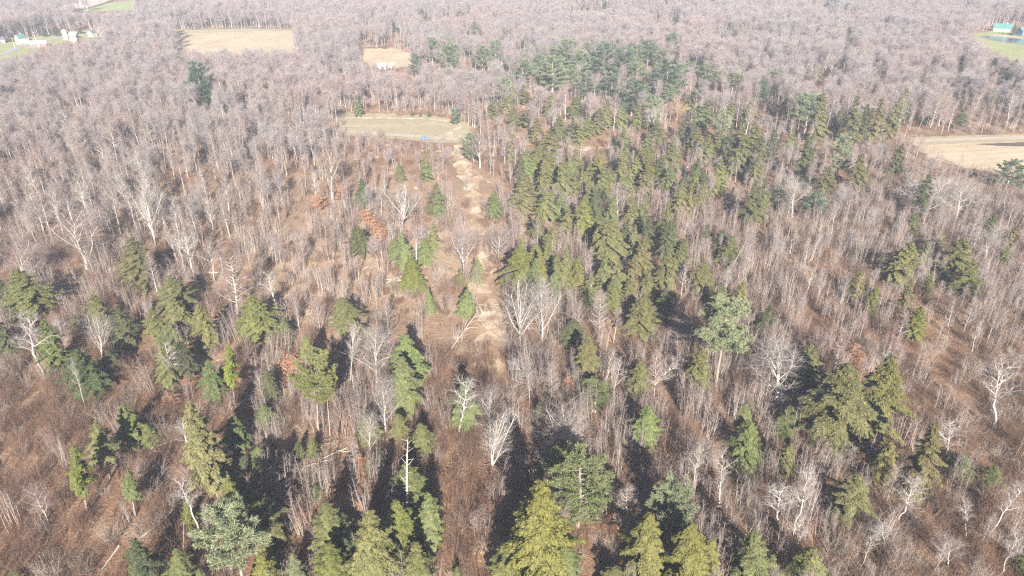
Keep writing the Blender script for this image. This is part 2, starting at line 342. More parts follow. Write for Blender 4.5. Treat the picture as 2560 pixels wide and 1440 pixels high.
def pine(seed, c0=0.3, wid=3.4, nb=50, flat=0.0):
    r = np.random.RandomState(seed); H = 16.; tr = QB(); cr = QB()
    P = stem_line(r, H, 0.015, 0.02)[None]; R = (0.26*(1-np.linspace(0, 1, 12)*0.95))[None]
    tr.add(*tubes(P, R, 8))
    t = c0+(0.99-c0)*((np.arange(nb)+r.rand(nb))/nb); az = np.arange(nb)*2.39996+r.randn(nb)*0.5
    tt = (t-c0)/(1-c0)
    prof = np.sin(np.pi*np.clip(0.22+0.76*tt, 0, 1))**0.7 if not flat else np.clip(0.5+1.2*tt-1.5*np.maximum(0, tt-0.6)**1, 0.3, 1.1)
    ln = wid*prof*(0.55+0.6*r.rand(nb))+0.3
    o, _ = sample(P, t[None]); o = o[0]
    ns = 6; s = np.linspace(0, 1, ns); dirh = np.stack([np.cos(az), np.sin(az), np.zeros(nb)], 1)
    B = o[:, None]+dirh[:, None]*(ln[:, None]*s)[..., None]
    rise = 0.05+0.55*tt
    B[..., 2] += ln[:, None]*(rise[:, None]*s+0.22*s**2)
    cr.add(*tubes(B, np.repeat(np.linspace(0.055, 0.015, ns)[None], nb, 0), 3), 1)
    # tufts of needles on side shoots of the outer boughs
    nt_ = np.maximum(5, (ln*5.2).astype(int)); bi = np.repeat(np.arange(nb), nt_); K = len(bi)
    q = 0.30+0.72*r.rand(K)**0.8
    x = np.clip(q, 0, 1)*(ns-1); i = np.clip(np.floor(x).astype(int), 0, ns-2); f = (x-i)[:, None]
    c = B[bi, i]*(1-f)+B[bi, i+1]*f; side = np.stack([-dirh[bi, 1], dirh[bi, 0], np.zeros(K)], 1)
    c = c+side*((r.rand(K)*2-1)*0.34*np.minimum(ln[bi], 3)*np.sin(np.pi*np.clip(q, 0.1, 0.92)))[:, None]+np.array([0, 0, 1])*(r.randn(K)*0.13+0.08)[:, None]
    nn = 34; C = np.repeat(c, nn, 0); ax = norm(dirh[bi]*0.8+np.array([0, 0, 0.65])+r.randn(K, 3)*0.3)
    D = norm(np.repeat(ax, nn, 0)*0.9+r.randn(K*nn, 3)*0.75); Ln = (0.32+0.36*r.rand(K*nn))[:, None]
    w = norm(np.cross(D, r.randn(K*nn, 3)))*(0.026+0.024*r.rand(K*nn))[:, None]
    C = C + r.randn(K*nn, 3)*0.10
    V = np.stack([C-w*0.4, C+D*Ln*0.55-w, C+D*Ln, C+D*Ln*0.55+w], 1).reshape(-1, 3)
    cr.add(V, np.arange(len(V)).reshape(-1, 4), 0)
    return tr, cr, H, wid*2*0.95

def leafy_beech(seed, H=5.0):
    r = np.random.RandomState(seed); tr = QB(); cr = QB()
    P = stem_line(r, H, 0.05, 0.05)[None]; R = (0.06*(1-np.linspace(0, 1, 12)*0.9))[None]; tr.add(*tubes(P, R, 5))
    P1, R1 = branch_level(r, P, R, 26, 0.12, 1.0, 2.3, 1.25, 0.02, 4, 0.02, 0.4, 0.5)
    cr.add(*tubes(P1, R1, 3), 1)
    K = 1500; bi = r.randint(len(P1), size=K); q = r.rand(K)**0.7
    x = q*3; i = np.clip(np.floor(x).astype(int), 0, 2); f = (x-i)[:, None]
    c = P1[bi, i]*(1-f)+P1[bi, i+1]*f+r.randn(K, 3)*np.array([0.22, 0.22, 0.07])
    d = norm(r.randn(K, 3)*np.array([1, 1, 0.4])); w = norm(np.cross(d, norm(np.array([0, 0, 1.])+r.randn(K, 3)*0.4))); sz = (0.07+0.07*r.rand(K))[:, None]
    V = np.stack([c-d*sz, c+w*sz*0.6, c+d*sz, c-w*sz*0.6], 1).reshape(-1, 3)
    cr.add(V, np.arange(K*4).reshape(-1, 4), 0)
    return tr, cr, H, 3.6

def snag(seed, H=14., broken=True, n=26, bl=0.9):
    r = np.random.RandomState(seed); tr = QB(); cr = QB()
    P = stem_line(r, H, 0.01, 0.015)[None]; R = (0.24*(1-np.linspace(0, 1, 12)*0.72))[None]; R[0, -1] = 0.03
    tr.add(*tubes(P, R, 7))
    P1, R1 = branch_level(r, P, R, n, 0.15, 0.97, bl, 1.35, 0.03, 3, 0.035, 0.4, -0.6)
    k = r.randint(len(P1), size=3); P1[k] = P1[k, :1]+(P1[k]-P1[k, :1])*1.6
    cr.add(*tubes(P1, R1, 4)); return tr, cr, H, 2.4

def shrub(seed, n, h, spread, rad, twigs, upright=0.35):
    """a clump of stems from one spot, each with a few side twigs"""
    r = np.random.RandomState(seed); b = QB()
    o = np.zeros((n, 3)); a = r.rand(n)*6.28; d0 = spread*np.sqrt(r.rand(n))
    o[:, 0] = np.cos(a)*d0; o[:, 1] = np.sin(a)*d0
    L = h*(0.5+0.6*r.rand(n)); D = norm(np.stack([np.cos(a)*upright, np.sin(a)*upright, np.ones(n)], 1)+r.randn(n, 3)*0.16)
    s = np.linspace(0, 1, 4); P = o[:, None]+D[:, None]*(L[:, None]*s)[..., None]; P += r.randn(n, 4, 3)*0.05*h*s[None, :, None]*0.5
    b.add(*tubes(P, np.repeat((rad*np.linspace(1, 0.4, 4))[None], n, 0), 3))
    if twigs:
        P2, R2 = branch_level(r, P, None, twigs, 0.3, 1.0, h*0.26, 0.6, 0.12, 2, rad*0.55, 0.4)
        b.add(*tubes(P2, R2, 3))
    return b
def poles(seed, n, h, spread):
    """a stand of thin sapling stems with fine tops"""
    r = np.random.RandomState(seed); b = QB()
    a = r.rand(n)*6.28; d0 = spread*np.sqrt(r.rand(n)); P = np.zeros((n, 6, 3)); s = np.linspace(0, 1, 6)
    L = h*(0.6+0.5*r.rand(n)); D = norm(np.array([0, 0, 1.])+r.randn(n, 3)*0.06)
    P[:] = (np.stack([np.cos(a)*d0, np.sin(a)*d0, np.zeros(n)], 1))[:, None]+D[:, None]*(L[:, None]*s)[..., None]
    P[..., :2] += np.cumsum(r.randn(n, 6, 2)*0.07, 1)*s[None, :, None]
    b.add(*tubes(P, np.repeat((np.linspace(0.058, 0.016, 6))[None], n, 0), 3))
    P1, R1 = branch_level(r, P, None, 9, 0.30, 1.0, h*0.16, 0.55, 0.15, 3, 0.016, 0.4, 0.4)
    P2, R2 = branch_level(r, P1, R1, 4, 0.25, 1.0, h*0.08, 0.6, 0.12, 2, 0.011, 0.4)
    b.add(*tubes(P1, R1, 3), 1); b.add(*tubes(P2, R2, 3), 1); return b
def deadfall(seed, n, L, spread, rad):
    """fallen sticks and branches lying on the ground"""
    r = np.random.RandomState(seed); c = r.randn(n, 3)*np.array([spread, spread, 0.12]); c[:, 2] = 0.08+np.abs(c[:, 2])
    D = norm(r.randn(n, 3)*np.array([1, 1, 0.10])); ln = L*(0.4+0.9*r.rand(n)); s = np.linspace(0, 1, 4)
    P = c[:, None]+D[:, None]*(ln[:, None]*(s-0.5))[..., None]+r.randn(n, 4, 3)*0.06
    P[..., 2] = np.maximum(P[..., 2], 0.05); b = QB().add(*tubes(P, np.repeat((rad*np.linspace(1, 0.4, 4))[None], n, 0), 3))
    P2, R2 = branch_level(r, P, None, 3, 0.3, 1.0, L*0.3, 0.7, 0.02, 2, rad*0.5, 0.4); return b.add(*tubes(P2, R2, 3))
def tuft(seed, n, h, spread):
    r = np.random.RandomState(seed)
    a = r.rand(n)*6.28; d0 = spread*np.sqrt(r.rand(n)); c = np.stack([np.cos(a)*d0, np.sin(a)*d0, np.zeros(n)], 1)
    D = norm(r.randn(n, 3)*0.7+np.array([0, 0, 0.6])); D[:, 2] = np.abs(D[:, 2]); L = (h*(0.5+r.rand(n)))[:, None]; w = norm(np.cross(D, r.randn(n, 3)))*0.03
    V = np.stack([c-w, c+w, c+D*L+w*0.3, c+D*L-w*0.3], 1).reshape(-1, 3)
    return QB().add(V, np.arange(n*4).reshape(-1, 4))

# ---------------------------------------------------------------- scene-object helpers
def obj(name, me, parent=None):
    o = bpy.data.objects.new(name, me); COL.objects.link(o)
    if parent is not None: o.parent = parent
    return o
def tag(o, label=None, cat=None, group=None, kind=None):
    if label: o["label"] = label
    if cat: o["category"] = cat
    if group: o["group"] = group
    if kind: o["kind"] = kind
    return o
def empty(name, loc):
    o = bpy.data.objects.new(name, None); COL.objects.link(o); o.location = loc; o.empty_display_size = 0.5
    return o
def struct(name, me): return tag(obj(name, me), kind='structure')

# ---------------------------------------------------------------- ground sheet
gx = np.unique(np.concatenate([np.linspace(-900, 900, 181), np.linspace(-6000, -900, 24), np.linspace(900, 6000, 24)]))
gy = np.unique(np.concatenate([np.linspace(-200, 1300, 151), np.linspace(-6000, -200, 24), np.linspace(1300, 6000, 24)]))
X, Y = np.meshgrid(gx, gy); nx, ny = len(gx), len(gy)
V = np.stack([X, Y, terrain(X, Y)], -1).reshape(-1, 3)
ii = (np.arange(ny-1)[:, None]*nx+np.arange(nx-1)[None]).ravel()
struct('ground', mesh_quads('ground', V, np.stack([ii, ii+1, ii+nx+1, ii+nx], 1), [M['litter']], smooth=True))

def sheet(name, poly, mat, lift, jag=0.0, step=10.0, seed=1):
    """a patch of ground that follows the terrain"""
    r = np.random.RandomState(seed); pts = []
    for i in range(len(poly)):
        a = Vector(poly[i]); b = Vector(poly[(i+1) % len(poly)]); L = (b-a).length
        n = max(1, int(L/ (4.0 if jag else 1e9)))
        nrm = Vector((-(b-a).y, (b-a).x)).normalized() if L > 0 else Vector((0, 0))
        for k in range(n): pts.append(a+(b-a)*(k/n)+nrm*float(r.randn()*jag))
    bm = bmesh.new(); bm.faces.new([bm.verts.new((p.x, p.y, 0)) for p in pts])
    bmesh.ops.triangulate(bm, faces=bm.faces[:])
    for ax in (0, 1):
        c = [v.co[ax] for v in bm.verts]; k0, k1 = math.ceil(min(c)/step), math.floor(max(c)/step)
        for k in range(k0, k1+1):
            co = [0, 0, 0]; co[ax] = k*step; no = [0, 0, 0]; no[ax] = 1
            bmesh.ops.bisect_plane(bm, geom=bm.verts[:]+bm.edges[:]+bm.faces[:], plane_co=co, plane_no=no)
    bm.normal_update()
    for f in bm.faces:
        if f.normal.z < 0: f.normal_flip()
    for v in bm.verts: v.co.z = float(terrain(v.co.x, v.co.y))+lift
    me = bpy.data.meshes.new(name); bm.to_mesh(me); bm.free(); me.materials.append(mat)
    return struct(name, me)
def gp(*uv): return [tuple(ground(u, v).xy) for u, v in uv]
def ribbon(line, w):
    L = []; R = []
    for i, p in enumerate(line):
        a = Vector(line[max(0, i-1)]); b = Vector(line[min(len(line)-1, i+1)]); d = (b-a).normalized(); n = Vector((-d.y, d.x))
        ww = w[i] if isinstance(w, (list, tuple)) else w
        L.append(tuple(Vector(p)+n*ww/2)); R.append(tuple(Vector(p)-n*ww/2))
    return L+R[::-1]
FIELD_A = gp((428, 82), (640, 77), (732, 76), (742, 105), (752, 132), (600, 142), (450, 135))
FIELD_A2 = gp((428, 76), (640, 72), (732, 75), (640, 78), (430, 84))
FIELD_B = gp((905, 121), (1000, 122), (1030, 135), (1042, 165), (985, 172), (925, 172), (900, 145))
CLEAR = gp((800, 281), (930, 284), (1090, 289), (1160, 305), (1182, 330), (1180, 350), (1040, 343), (940, 330), (860, 316))
FIELD_C = gp((2283, 357), (2420, 352), (2560, 349), (2700, 346), (2720, 480), (2600, 462), (2500, 438), (2400, 415), (2320, 392))
FIELD_D = gp((100, 30), (190, 27), (262, 6), (340, -26), (60, -26))
FIELD_E = gp((196, 29), (330, 26), (350, 0), (268, 7))
LAWN = gp((2428, 84), (2480, 78), (2560, 80), (2700, 84), (2720, 178), (2600, 165), (2520, 152), (2470, 128), (2440, 105))
POND = gp((2446, 92), (2475, 90), (2510, 93), (2550, 98), (2590, 106), (2560, 111), (2520, 107), (2480, 101))
FARM = gp((-90, 118), (0, 112), (60, 96), (150, 84), (235, 74), (262, 80), (250, 92), (180, 101), (110, 118), (30, 150), (-90, 175))
ROAD_PX = [(-120, 306), (0, 306), (300, 309), (700, 319), (900, 331), (1000, 339), (1100, 346), (1190, 352), (1330, 362), (1460, 371), (1700, 368), (2000, 360), (2283, 353), (2420, 348), (2560, 345), (2720, 341)]
ROAD_LINE = gp(*ROAD_PX)
TRACK_PX = [(1158, 352), (1140, 385), (1160, 410), (1172, 440), (1185, 480), (1196, 540), (1203, 610), (1205, 680), (1222, 745), (1232, 800), (1236, 850), (1250, 920), (1262, 985)]
TRACK_LINE = gp(*TRACK_PX)
FARMROAD = gp((-90, 152), (0, 138), (60, 114), (120, 100), (180, 88), (250, 75))
sheet('tan_field', FIELD_A, M['tan_field'], 0.12, 1.6); sheet('green_field', FIELD_A2, M['dull_green'], 0.20)
sheet('tan_field', FIELD_B, M['tan_field'], 0.12, 1.8); sheet('grass_clearing', CLEAR, M['clear_grass'], 0.12, 1.8)
sheet('tan_field', FIELD_C, M['tan_field'], 0.12, 1.8)
sheet('bare_field', FIELD_D, M['pink_field'], 0.12); sheet('green_field', FIELD_E, M['green_field'], 0.12)
sheet('lawn', LAWN, M['green_field'], 0.12, 0.6); sheet('pond', POND, M['water'], 0.24, 0.3)
sheet('lawn', FARM, M['green_field'], 0.12, 0.6); sheet('farm_road', ribbon(FARMROAD, 7.0), M['asphalt'], 0.22)
sheet('road_verge', ribbon(ROAD_LINE[:8], 15.0), M['clear_grass'], 0.17, 0.5); sheet('road_verge', ribbon(ROAD_LINE[12:], 13.0), M['clear_grass'], 0.17, 0.5); sheet('road', ribbon(ROAD_LINE[:8], 5.0), M['gravel'], 0.24); sheet('dirt_road', ribbon(ROAD_LINE[7:13], 3.6), M['clearing'], 0.20, 0.4); sheet('road', ribbon(ROAD_LINE[12:], 5.0), M['gravel'], 0.24)
OPENING = gp((958, 690), (1010, 662), (1075, 655), (1140, 672), (1195, 690), (1236, 745), (1262, 790), (1255, 850), (1180, 862), (1100, 835), (1040, 790), (985, 740))
sheet('brush_clearing', OPENING, M['clearing'], 0.10, 4.0, 6.0, 21)
sheet('sandy_track', ribbon(TRACK_LINE, [4, 6, 8, 8, 6.5, 5, 4, 4, 5, 8, 7, 5, 2.5]), M['track'], 0.18, 1.5, 6.0, 3)
sheet('sand_patch', gp((1130, 398), (1155, 393), (1182, 425), (1180, 447), (1150, 440)), M['sand'], 0.30, 2.4, 6.0, 4)
sheet('sand_patch', gp((1195, 766), (1240, 764), (1262, 800), (1258, 842), (1222, 850), (1200, 820)), M['sand'], 0.30, 2.4, 6.0, 5)
sheet('sand_patch', gp((1420, 364), (1478, 368), (1470, 380), (1425, 376)), M['sand'], 0.30, 0.4, 6.0, 7)
sheet('pond_bank', gp((2470, 87), (2515, 87), (2560, 95), (2545, 97), (2510, 92), (2475, 90)), M['tan_field'], 0.18, 0.3, 6.0, 9)
sheet('mud_strip', gp((2440, 362), (2500, 357), (2600, 358), (2700, 362), (2620, 368), (2520, 366)), M['mud'], 0.26, 0.4, 6.0, 8)
lp = [(ground(1090, 306) + Vector((0, 0, 0))).xy]
LOOP = gp((860, 296), (980, 296), (1080, 299), (1135, 306), (1150, 318), (1130, 332), (1098, 344))
sheet('mown_path', ribbon(LOOP, 3.2), M['sand'], 0.24, 0.15, 8.0, 10)
NO_TREES = [FIELD_A, FIELD_A2, FIELD_B, CLEAR, FIELD_C, FIELD_D, FIELD_E, LAWN, FARM, ribbon(ROAD_LINE[:8], 17.0), ribbon(ROAD_LINE[7:13], 6.0), ribbon(ROAD_LINE[12:], 15.0), ribbon(TRACK_LINE, 17.0), OPENING]
NO_BRUSH = [FIELD_A, FIELD_A2, FIELD_B, CLEAR, FIELD_C, FIELD_D, FIELD_E, LAWN, FARM, ribbon(ROAD_LINE[:8], 15.0), ribbon(ROAD_LINE[7:13], 5.0), ribbon(ROAD_LINE[12:], 13.0), ribbon(TRACK_LINE, 2.8)]
SEEN = [[(428, 74), (732, 72), (748, 118), (600, 124), (440, 119)], [(900, 119), (1002, 120), (1036, 138), (1030, 172), (935, 173), (898, 150)],
        [(815, 280), (930, 283), (1090, 288), (1165, 303), (1184, 332), (1182, 356), (1000, 343), (900, 322)], [(2283, 354), (2420, 346), (2700, 343), (2700, 440), (2540, 432), (2400, 406), (2310, 382)],
        [(2432, 84), (2478, 50), (2560, 45), (2700, 45), (2700, 158), (2560, 148), (2470, 122)], [(-60, 88), (150, 72), (245, 70), (262, 90), (180, 104), (110, 118), (20, 140), (-60, 160)],
        [(105, 30), (260, -5), (340, -30), (330, 26), (200, 30)], [(1135, 385), (1160, 392), (1190, 440), (1196, 500), (1160, 450)], [(1195, 764), (1258, 764), (1262, 845), (1215, 852)], [(1415, 358), (1478, 360), (1478, 382), (1420, 378)]]
def blocked(x, y, polys):
    b = np.zeros(np.shape(x), bool)
    for p in polys: b |= in_poly(x, y, p)
    return b

# ---------------------------------------------------------------- tree kinds (one mesh of each, shared by the copies)
KIND = {}
def register(key, built, tm, cm):
    tr, cr, H, wd = built
    KIND.setdefault(key, []).append((tr.mesh(key+'_trunk', tm, True), cr.mesh(key+'_crown', cm), H, wd, tr, cr))
for k, form in enumerate(['forest', 'forest', 'forest', 'tall', 'tall', 'tall', 'fuzzy', 'fuzzy']):
    register('grey' if form != 'fuzzy' else 'fuzzy', bare_tree(100+k, form), [M['bark']], [M['bark'], M['twig']])
for k in range(7): register('mature', bare_tree(150+k, 'mature'), [M['greybark']], [M['greybark'], M['twig']])
for k in range(3): register('vase', bare_tree(200+k, 'vase'), [M['birch']], [M['birch'], M['pale_twig']])
for k in range(3): register('multi', bare_tree(210+k, 'multi'), [M['birch']], [M['birch'], M['pale_twig']])
for k in range(2): register('greyvase', bare_tree(220+k, 'vase'), [M['bark']], [M['bark'], M['twig']])
for k in range(2): register('spread', bare_tree(240+k, 'spread'), [M['birch']], [M['birch'], M['pale_twig']])
for k in range(3): register('birch', bare_tree(260+k, 'birch'), [M['birch']], [M['birch'], M['pale_twig']])
register('willow', bare_tree(280, 'spread'), [M['willow']], [M['willow'], M['willow']])
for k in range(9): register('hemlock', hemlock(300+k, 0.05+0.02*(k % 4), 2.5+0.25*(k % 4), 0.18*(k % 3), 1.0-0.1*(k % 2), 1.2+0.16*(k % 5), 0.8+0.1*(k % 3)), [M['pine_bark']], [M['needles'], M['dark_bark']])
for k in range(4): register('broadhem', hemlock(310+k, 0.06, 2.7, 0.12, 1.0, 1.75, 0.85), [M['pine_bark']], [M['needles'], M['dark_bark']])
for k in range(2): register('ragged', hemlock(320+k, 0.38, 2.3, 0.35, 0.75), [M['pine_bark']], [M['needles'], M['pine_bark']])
for k in range(4): register('pine', pine(340+k, 0.12 if k < 2 else 0.2), [M['pine_bark']], [M['needles'], M['pine_bark']])
for k in range(2): register('highpine', pine(360+k, 0.48, 3.3, 46), [M['pine_bark']], [M['needles'], M['pine_bark']])
register('umbrella', pine(370, 0.62, 3.6, 40, 1.0), [M['pine_bark']], [M['needles'], M['pine_bark']])
for k in range(2): register('beech', leafy_beech(380+k), [M['bark']], [M['beech'], M['bark']])
register('snag', snag(390), [M['deadwood']], [M['deadwood']])
register('stub', snag(391, 8., True, 8, 0.5), [M['deadwood']], [M['deadwood']])
register('darksnag', snag(392, 12., True, 14, 0.8), [M['dark_bark']], [M['dark_bark']])

TREES = []   # every tree that is an object of its own: dict(kind, root, px, label parts)
NAME = dict(hemlock='hemlock_tree', broadhem='hemlock_tree', ragged='hemlock_tree', pine='pine_tree', highpine='pine_tree', umbrella='pine_tree', beech='beech_sapling', snag='dead_tree',
            stub='dead_tree', darksnag='dead_tree', willow='willow_tree', vase='bare_tree', multi='bare_tree', greyvase='bare_tree', spread='bare_tree', birch='birch_tree', grey='bare_tree', mature='bare_tree', fuzzy='bare_tree')
CAT = dict(hemlock_tree='hemlock', pine_tree='pine', beech_sapling='beech', dead_tree='dead tree', willow_tree='willow', bare_tree='bare tree', birch_tree='birch')
def plant(kind, base, H, width, axis=None, var=None, rot=None, color=None, label=None, adj='', uv=None):
    lst = KIND[kind]; var = random.randrange(len(lst)) if var is None else var % len(lst)
    tm, cm, h0, w0, _, _ = lst[var]
    root = empty(NAME[kind], base)
    sz = H/h0; sw = (width/w0) if width else sz
    ax = Vector(axis).normalized() if axis is not None else Vector((0, 0, 1))
    rot = random.uniform(0, 6.283) if rot is None else rot
    q = Vector((0, 0, 1)).rotation_difference(ax) @ Matrix.Rotation(rot, 3, 'Z').to_quaternion()
    root.rotation_mode = 'QUATERNION'; root.rotation_quaternion = q; root.scale = (sw, sw, sz)
    a = obj('trunk', tm, root); b = obj('crown', cm, root)
    if color is not None: b.color = (*color, 1)
    if uv is None: uu, vv, _ = project(base); uv = (float(uu), float(vv))
    TREES.append(dict(kind=kind, name=NAME[kind], root=root, uv=uv, label=label, adj=adj, H=H, W=width or w0*sz, base=Vector(base)))
    return root

# ---------------------------------------------------------------- evergreens, read off the photograph: crown centre x, top y, foot y, width, kind
OLIVE, BRIGHT, DARK, FRESH, PALE = (0.192, 0.192, 0.082), (0.198, 0.194, 0.062), (0.118, 0.132, 0.064), (0.170, 0.195, 0.080), (0.23, 0.235, 0.135)
PINEG, PINED, PINEP = (0.23, 0.28, 0.17), (0.15, 0.20, 0.135), (0.26, 0.29, 0.18)
TINT = dict(h=(OLIVE, 'olive'), y=(BRIGHT, 'yellow-green'), d=(DARK, 'dark'), g=(FRESH, 'fresh green'), w=(PALE, 'pale'))
PT = dict(p=(PINEG, 'blue-green'), q=(PINED, 'dark blue-green'), o=(PINEP, 'pale grey-green'))
EV = """37 1428 1462 34 g|325 1012 1112 62 h|373 1060 1112 44 g|512 1005 1240 100 h|590 1042 1135 60 d|583 1203 1305 64 y|655 1213 1365 105 h|355 1348 1475 78 d|452 1376 1475 68 g|505 1422 1468 32 g|472 1252 1322 38 y
652 1118 1182 58 g|612 1140 1185 46 d|748 1103 1145 24 g|780 1090 1145 28 g|790 1210 1247 28 g|665 1386 1480 70 y|828 1258 1405 92 h|822 1362 1500 92 y|868 1345 1435 52 d|740 1383 1478 54 w|925 1273 1490 112 h|965 1298 1405 58 d|1003 1253 1380 92 y|1073 1233 1370 72 g|1024 1150 1258 78 g|1040 1360 1490 84 h|925 1143 1187 26 g|955 1128 1162 26 d|1055 1056 1138 56 h|1270 1343 1465 114 h|1145 1416 1452 24 g
1342 1207 1485 150 y|1412 1355 1465 84 h|1400 1098 1220 80 h|1612 1283 1445 98 y|1728 1300 1475 112 y|1762 1345 1445 64 y|1887 1332 1475 88 h|1535 1416 1470 74 h|1872 1052 1168 74 g|1617 1015 1118 68 g|1966 1018 1088 60 g|1963 1108 1195 50 h
2110 922 1112 165 h|2200 890 1092 112 h|2210 1102 1210 62 h|2318 1056 1250 72 h|2402 1138 1195 66 g|2475 1163 1220 50 g|2123 1186 1300 92 h|2025 1366 1465 88 h|1925 1386 1465 48 h|2556 1388 1425 44 g
60 676 800 108 h|4 792 885 56 d|122 806 935 64 h|212 873 990 88 d|245 738 830 64 h|300 760 860 72 d|280 873 938 48 d|190 788 818 24 g|385 772 848 58 h|436 686 795 82 h|448 742 826 72 h|425 808 875 56 h|462 853 950 54 d|510 762 876 62 h|410 843 975 46 h|528 903 1005 54 g|560 918 958 36 d|640 740 850 88 h|600 798 848 42 h|690 753 802 38 g|710 793 853 42 g|868 742 836 72 h|770 836 936 56 g|675 922 1004 42 d|663 1012 1068 50 g|1025 833 965 78 g|1005 890 1032 88 h|1163 722 792 44 g|1075 723 788 26 g|1165 952 1064 70 g|925 1033 1108 56 h|1000 1033 1092 46 h
1466 838 950 64 h|1602 900 990 58 h|1745 870 985 66 g|1800 712 795 58 h|1603 742 836 82 h|1535 698 780 62 h|1905 786 855 52 d|1347 998 1054 30 d|1860 1008 1054 42 h|1865 1048 1088 34 g|1430 798 866 60 d|2270 697 795 48 h|2293 768 850 54 y|2180 713 795 38 y|2022 858 985 68 h|1925 762 838 54 d|335 598 714 84 h|5 688 765 44 d
1065 376 446 30 g|1000 410 447 26 g|905 450 515 42 d|896 566 634 54 d|1091 458 540 50 g|1012 578 664 56 g|985 598 644 32 g|1060 598 660 46 g|1078 558 625 30 g|1030 643 720 62 y|1235 478 544 38 g|1195 643 700 34 g|1150 673 714 38 g|1311 435 525 62 h|1381 378 475 64 h|1412 398 505 54 h|1460 490 595 58 y|1500 378 474 48 y|1508 410 495 54 h|1420 513 580 38 h|1530 543 665 84 h|1495 573 655 48 h|1308 618 726 84 y|1337 610 686 44 h|1412 623 726 60 h|1442 638 736 44 y|1381 558 626 48 h|1475 693 766 50 h|1545 653 746 70 h|1583 603 676 48 g|1583 638 726 54 h|1667 622 732 66 h|1755 653 728 64 h|1825 593 666 54 h|1800 578 645 44 d|1882 452 565 60 d|1908 448 555 52 h|1724 460 545 38 y|1765 438 505 28 h|1662 503 596 48 h|1706 438 504 34 d|1655 393 456 42 d|1680 363 426 52 h|1560 363 426 48 h|1850 338 436 62 h|1892 343 430 48 d|1473 448 505 42 h|1525 428 495 42 h|1675 418 476 38 h|1365 470 545 46 h|1345 520 600 42 g|1570 470 540 44 h|1610 520 585 38 d|1440 430 500 44 h|1490 520 590 44 g|1560 560 625 46 d|1610 420 480 44 h|1390 640 715 44 h|1510 640 705 46 d|1620 680 745 42 h|1590 390 450 40 h|1440 375 430 46 h|1740 395 450 40 d|1800 400 470 44 h
2017 338 455 58 d|2065 418 486 52 h|2020 413 466 48 d|2148 388 466 50 h|2245 360 430 36 d|2272 433 468 26 d|2223 428 458 24 h|2310 428 545 46 d|2275 533 585 36 g|2255 605 706 78 h|2310 608 670 46 h|2345 573 635 34 y|2400 598 682 72 h|2425 658 735 62 h|2320 688 735 28 g|2140 678 735 42 y|2527 563 625 42 h|2478 538 580 34 d|1955 453 515 52 d|2510 618 658 30 g
840 153 188 26 w|893 240 284 28 g|1233 243 288 32 h|1268 238 280 30 h|1031 276 291 9 d|1051 277 292 9 d|1073 277 292 10 d|908 40 64 11 d|934 38 64 18 d|1055 20 52 18 d|1072 24 52 18 d|1125 20 44 22 d|1156 14 40 30 d|1185 54 88 32 h|987 54 82 26 h|1268 76 104 30 h|1315 83 122 36 d|1478 8 30 30 d|1434 10 30 24 d|1517 4 22 30 d|1645 36 54 24 d|1693 34 62 34 d|1814 54 88 34 d|1308 213 254 42 y|1438 243 290 42 h|1517 248 315 34 h|1555 263 316 38 h|1741 203 275 48 h|1762 253 312 62 h|1592 263 316 28 h|1495 273 328 42 h|1373 328 395 58 h|1320 262 312 56 h|1377 238 286 32 h|1823 258 318 38 h|1873 256 322 52 h|1882 313 405 54 h|1847 303 368 44 h|1430 303 350 42 d|1470 283 338 42 h|1640 313 358 48 h|1742 328 378 52 h|1966 213 290 30 y|2052 233 350 48 h|2096 276 330 38 h|2135 236 354 54 h|2160 263 350 40 d|2192 240 354 52 h|2230 246 350 46 h|2258 223 306 42 h|2038 166 200 40 h|2080 166 192 26 h|2108 146 172 16 h|2192 151 186 30 d|2122 96 114 18 d|2308 193 218 14 d|2400 140 180 16 d|2403 208 256 30 h|2477 146 194 24 d|2510 148 194 20 d|2532 150 206 40 h|2478 223 266 38 h|2405 268 316 30 d|2325 256 304 26 d|1977 318 376 34 h|1933 328 382 34 d|2025 330 386 36 h|2535 60 88 13 d|1690 330 385 44 h|1800 325 380 40 h|1560 320 372 46 h|1625 270 318 30 h|1340 300 350 40 h|1285 270 318 36 h|1400 290 345 40 h|1715 290 345 36 d
30 82 104 18 d|110 70 92 14 d|140 66 90 16 d|200 70 84 14 d|1700 470 540 40 h|1570 700 770 44 h|1660 720 800 44 d|1700 600 665 40 h|1850 700 775 44 h|1760 560 620 40 d"""
def ground_snug(uc, vt, vb):
    """foot of an upright tree whose crown is centred at uc"""
    vc = (vt+vb)/2; vn = CY+F_PX/math.tan(PITCH)
    return ground(CX+(uc-CX)*(vn-vb)/(vn-vc), vb)
random.seed(5)
EVX = []
BELT = [(1262, 330), (1480, 300), (1900, 280), (1930, 440), (1760, 560), (1660, 760), (1290, 745), (1300, 560), (1270, 450)]
have = [tuple(map(float, q.split()[:3:2])) for q in EV.replace("\n", "|").split("|")]; extra = []
while len(extra) < 40:
    a, b = random.uniform(1260, 1930), random.uniform(330, 760)
    if in_poly(np.array([a]), np.array([b]), BELT)[0] and min((a-p)**2+((b-q)*1.3)**2 for p, q in have) > (14+b*0.018)**2:
        hp = random.uniform(0.09, 0.125)*(b+190); have.append((a, b)); extra.append("%d %d %d %d %s" % (a, b-hp, b, hp*random.uniform(0.40, 0.56), random.choice('hhggyd')))
EV = EV+"|"+"|".join(extra)
